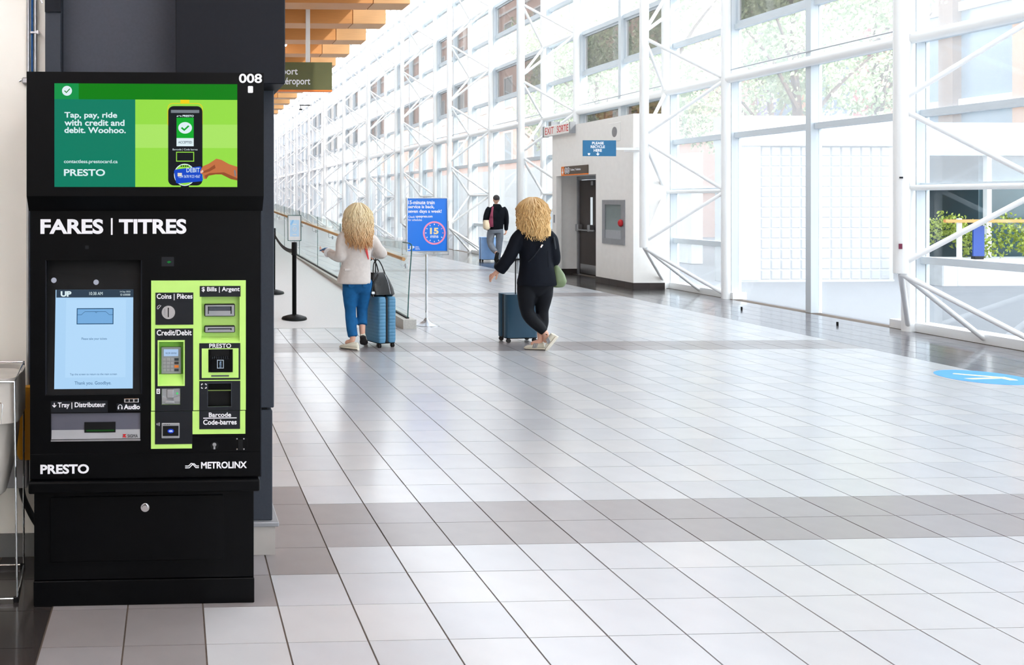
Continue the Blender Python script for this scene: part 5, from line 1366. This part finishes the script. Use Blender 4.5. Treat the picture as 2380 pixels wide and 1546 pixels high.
shoe((w2, 'shoe', 'sole'), p1(.175, -.16, .165), p1(.075, -.10, .006), p1(.06, -.04, .25), .046, True)
b = new(); tube(b, [p1(.07, -.085, .19), p1(.075, -.09, .185), p1(.085, -.088, .183)], .004, 5); obj('ankle_tattoo', b, M['legg'], w2)
b = new(); rnd = random.Random(23); hc = (ox - .035, oy + .01, 1.68)
loft(b, [(ox + x, oy + y, z, rx, ry) for x, y, z, rx, ry in ((.0, -.075, 1.26, .12, .05), (-.005, -.065, 1.33, .135, .07), (-.015, -.045, 1.42, .138, .095), (-.025, -.02, 1.5, .13, .115), (-.032, .0, 1.58, .1, .112), (-.035, .01, 1.638, .066, .085), (-.035, .01, 1.672, .028, .03))], 28, 2, True, .16, 9)
locks(b, rnd, 320, hc, .105, .115, 1.21, .5, PI * .84, PI * 2.16, .009, .014)
obj('hair', b, M['hair2'], w2, smooth=True)
sbg = thing('shoulder_bag', 'olive green shoulder bag at the hip of the woman in black', 'bag', (4.24, 9.83, .72))
b = new(); loft(b, [(4.225, 9.83, .69, .03, .06), (4.24, 9.83, .70, .065, .11), (4.25, 9.83, .76, .085, .13), (4.235, 9.83, .84, .07, .12), (4.215, 9.82, .92, .035, .08), (4.205, 9.82, .95, .015, .04)], 24, 2.6, True, .08, 5); fuse(obj('bag_body', b, M['bag3'], sbg, smooth=True))
b = new(); tube(b, [(4.205, 9.80, .93), (4.19, 9.74, 1.1), (4.16, 9.72, 1.25)], .011, 6, 4, True, .5); tube(b, [(4.0, 9.662, 1.16), (3.93, 9.665, 1.06), (3.86, 9.68, .98)], .009, 6, 3, True, .5); obj('strap', b, M['zip'], sbg)
b = new(); tube(b, [(4.005, 9.655, 1.17), (3.985, 9.655, 1.14)], .012, 8); tube(b, [(4.202, 9.785, .965), (4.204, 9.79, .93)], .012, 8); obj('ring', b, M['chrome'], sbg)
# ---- man in the black hoodie
m1 = thing('person', 'man with dark cropped hair in black hoodie and grey sweatpants, walking far away', 'person', (8.56, 23.7, 0), 0, 'people walking along the hall')
ox, oy = 8.56, 23.7
J = {'pelvis': p1(.0, .0, .92, .14, .11), 'waist': p1(.02, .0, 1.08, .13, .1), 'chest': p1(.03, .0, 1.32, .14, .1), 'neck': p1(.03, .02, 1.52, .055), 'skull': p1(.03, .03, 1.6, .055),
     '-1sh': p1(-.17, .0, 1.41, .055), '-1el': p1(-.27, -.02, 1.13, .045), '-1wrist': p1(-.2, .14, .93, .03), '1sh': p1(.23, .0, 1.41, .055), '1el': p1(.29, -.03, 1.1, .045), '1wrist': p1(.31, .05, .85, .03),
     '-1hip': p1(-.08, .0, .88, .1), '-1kn': p1(-.1, .08, .5, .06), '-1an': p1(-.03, -.16, .26, .04), '-1toe': p1(-.02, -.1, .12, .035), '1hip': p1(.1, .0, .88, .1), '1kn': p1(.12, .04, .5, .06), '1an': p1(.1, .08, .09, .04), '1toe': p1(.1, .22, .04, .035)}
person_body(m1, J, (ox + .035, oy + .03, 1.675), 1.04, .1, [(-1, J['-1wrist'][:3], p1(-.17, .2, .85), .7, (.5, .3, 0)), (1, J['1wrist'][:3], p1(.32, .08, .75), .5, (-.6, .3, 0))])
b = new()
loft(b, [(ox + x, oy, z, rx, ry) for x, z, rx, ry in ((.0, .87, .18, .13), (.0, .9, .2, .145), (.01, 1.0, .2, .145), (.02, 1.15, .205, .14), (.03, 1.3, .225, .135), (.03, 1.4, .235, .12), (.03, 1.46, .18, .1), (.03, 1.51, .09, .08), (.03, 1.56, .085, .08))], 28, 2.3, True, .06, 6)
loft(b, [(ox + .03, oy - .05, z, rx, ry) for z, rx, ry in ((1.36, .05, .06), (1.42, .12, .085), (1.5, .12, .09), (1.55, .08, .07))], 20, 2.2, True, .1)
limb(b, [p1(-.14, 0, 1.45), p1(-.2, 0, 1.36), p1(-.25, -.02, 1.23), p1(-.27, -.02, 1.13), p1(-.24, .07, 1.02), p1(-.205, .13, .94)], [.075, .082, .074, .068, .06, .05], 14, .1)
limb(b, [p1(.2, 0, 1.45), p1(.26, 0, 1.36), p1(.285, -.02, 1.23), p1(.29, -.03, 1.1), p1(.3, .01, .98), p1(.31, .045, .86)], [.075, .08, .072, .066, .06, .048], 14, .1)
fuse(obj('hoodie', b, M['hood'], m1, smooth=True))
b = new()
loft(b, [(ox + .01, oy, z, rx, ry) for z, rx, ry in ((.78, .17, .13), (.85, .185, .14), (.93, .18, .135))], 24, 2.3)
limb(b, [p1(-.085, 0, .88), p1(-.11, .05, .68), p1(-.1, .08, .5), p1(-.07, -.04, .36), p1(-.03, -.14, .28)], [.115, .1, .085, .078, .062], 16, .08)
limb(b, [p1(.1, 0, .88), p1(.125, .02, .68), p1(.12, .04, .5), p1(.11, .06, .3), p1(.1, .08, .1)], [.115, .1, .085, .08, .07], 16, .08)
fuse(obj('sweatpants', b, M['sweat'], m1, smooth=True))
shoe((m1, 'blackm', 'sole2'), p1(-.02, -.26, .26), p1(-.03, -.12, .03), p1(-.03, -.12, .3), .05)
shoe((m1, 'blackm', 'sole2'), p1(.1, -.0, 0), p1(.11, .28, 0), p1(.1, .06, .12), .05)
b = new(); ball(b, (ox + .035, oy + .015, 1.71), .084, .10, .092, 18, 12); obj('hair', b, M['dhair'], m1, smooth=True)
tb = thing('tote_bag', 'cream tote with maroon shoulder strap carried by the man in the hoodie', 'bag', (8.3, 23.62, .95))
b = new(); loft(b, [(8.3, 23.62, z, rx, ry) for z, rx, ry in ((.88, .05, .07), (.92, .085, .09), (1.05, .09, .09), (1.13, .07, .07))], 16, 3); obj('bag_body', b, M['canvas'], tb, smooth=True)
b = new(); tube(b, [(8.40, 23.555, .95), (8.39, 23.53, 1.15), (8.42, 23.55, 1.35), (8.46, 23.6, 1.49)], [.06, .055, .03, .025], 8, 4, True, .35); obj('strap', b, M['maroon'], tb, smooth=True)
c3 = thing('suitcase', 'pale blue suitcase in front of the man in the hoodie', 'suitcase', (8.56, 24.15, 0), math.radians(90), 'wheeled suitcases')
finish_case(c3, .26, .52, .66, 'case3', 1, 'x', .35)
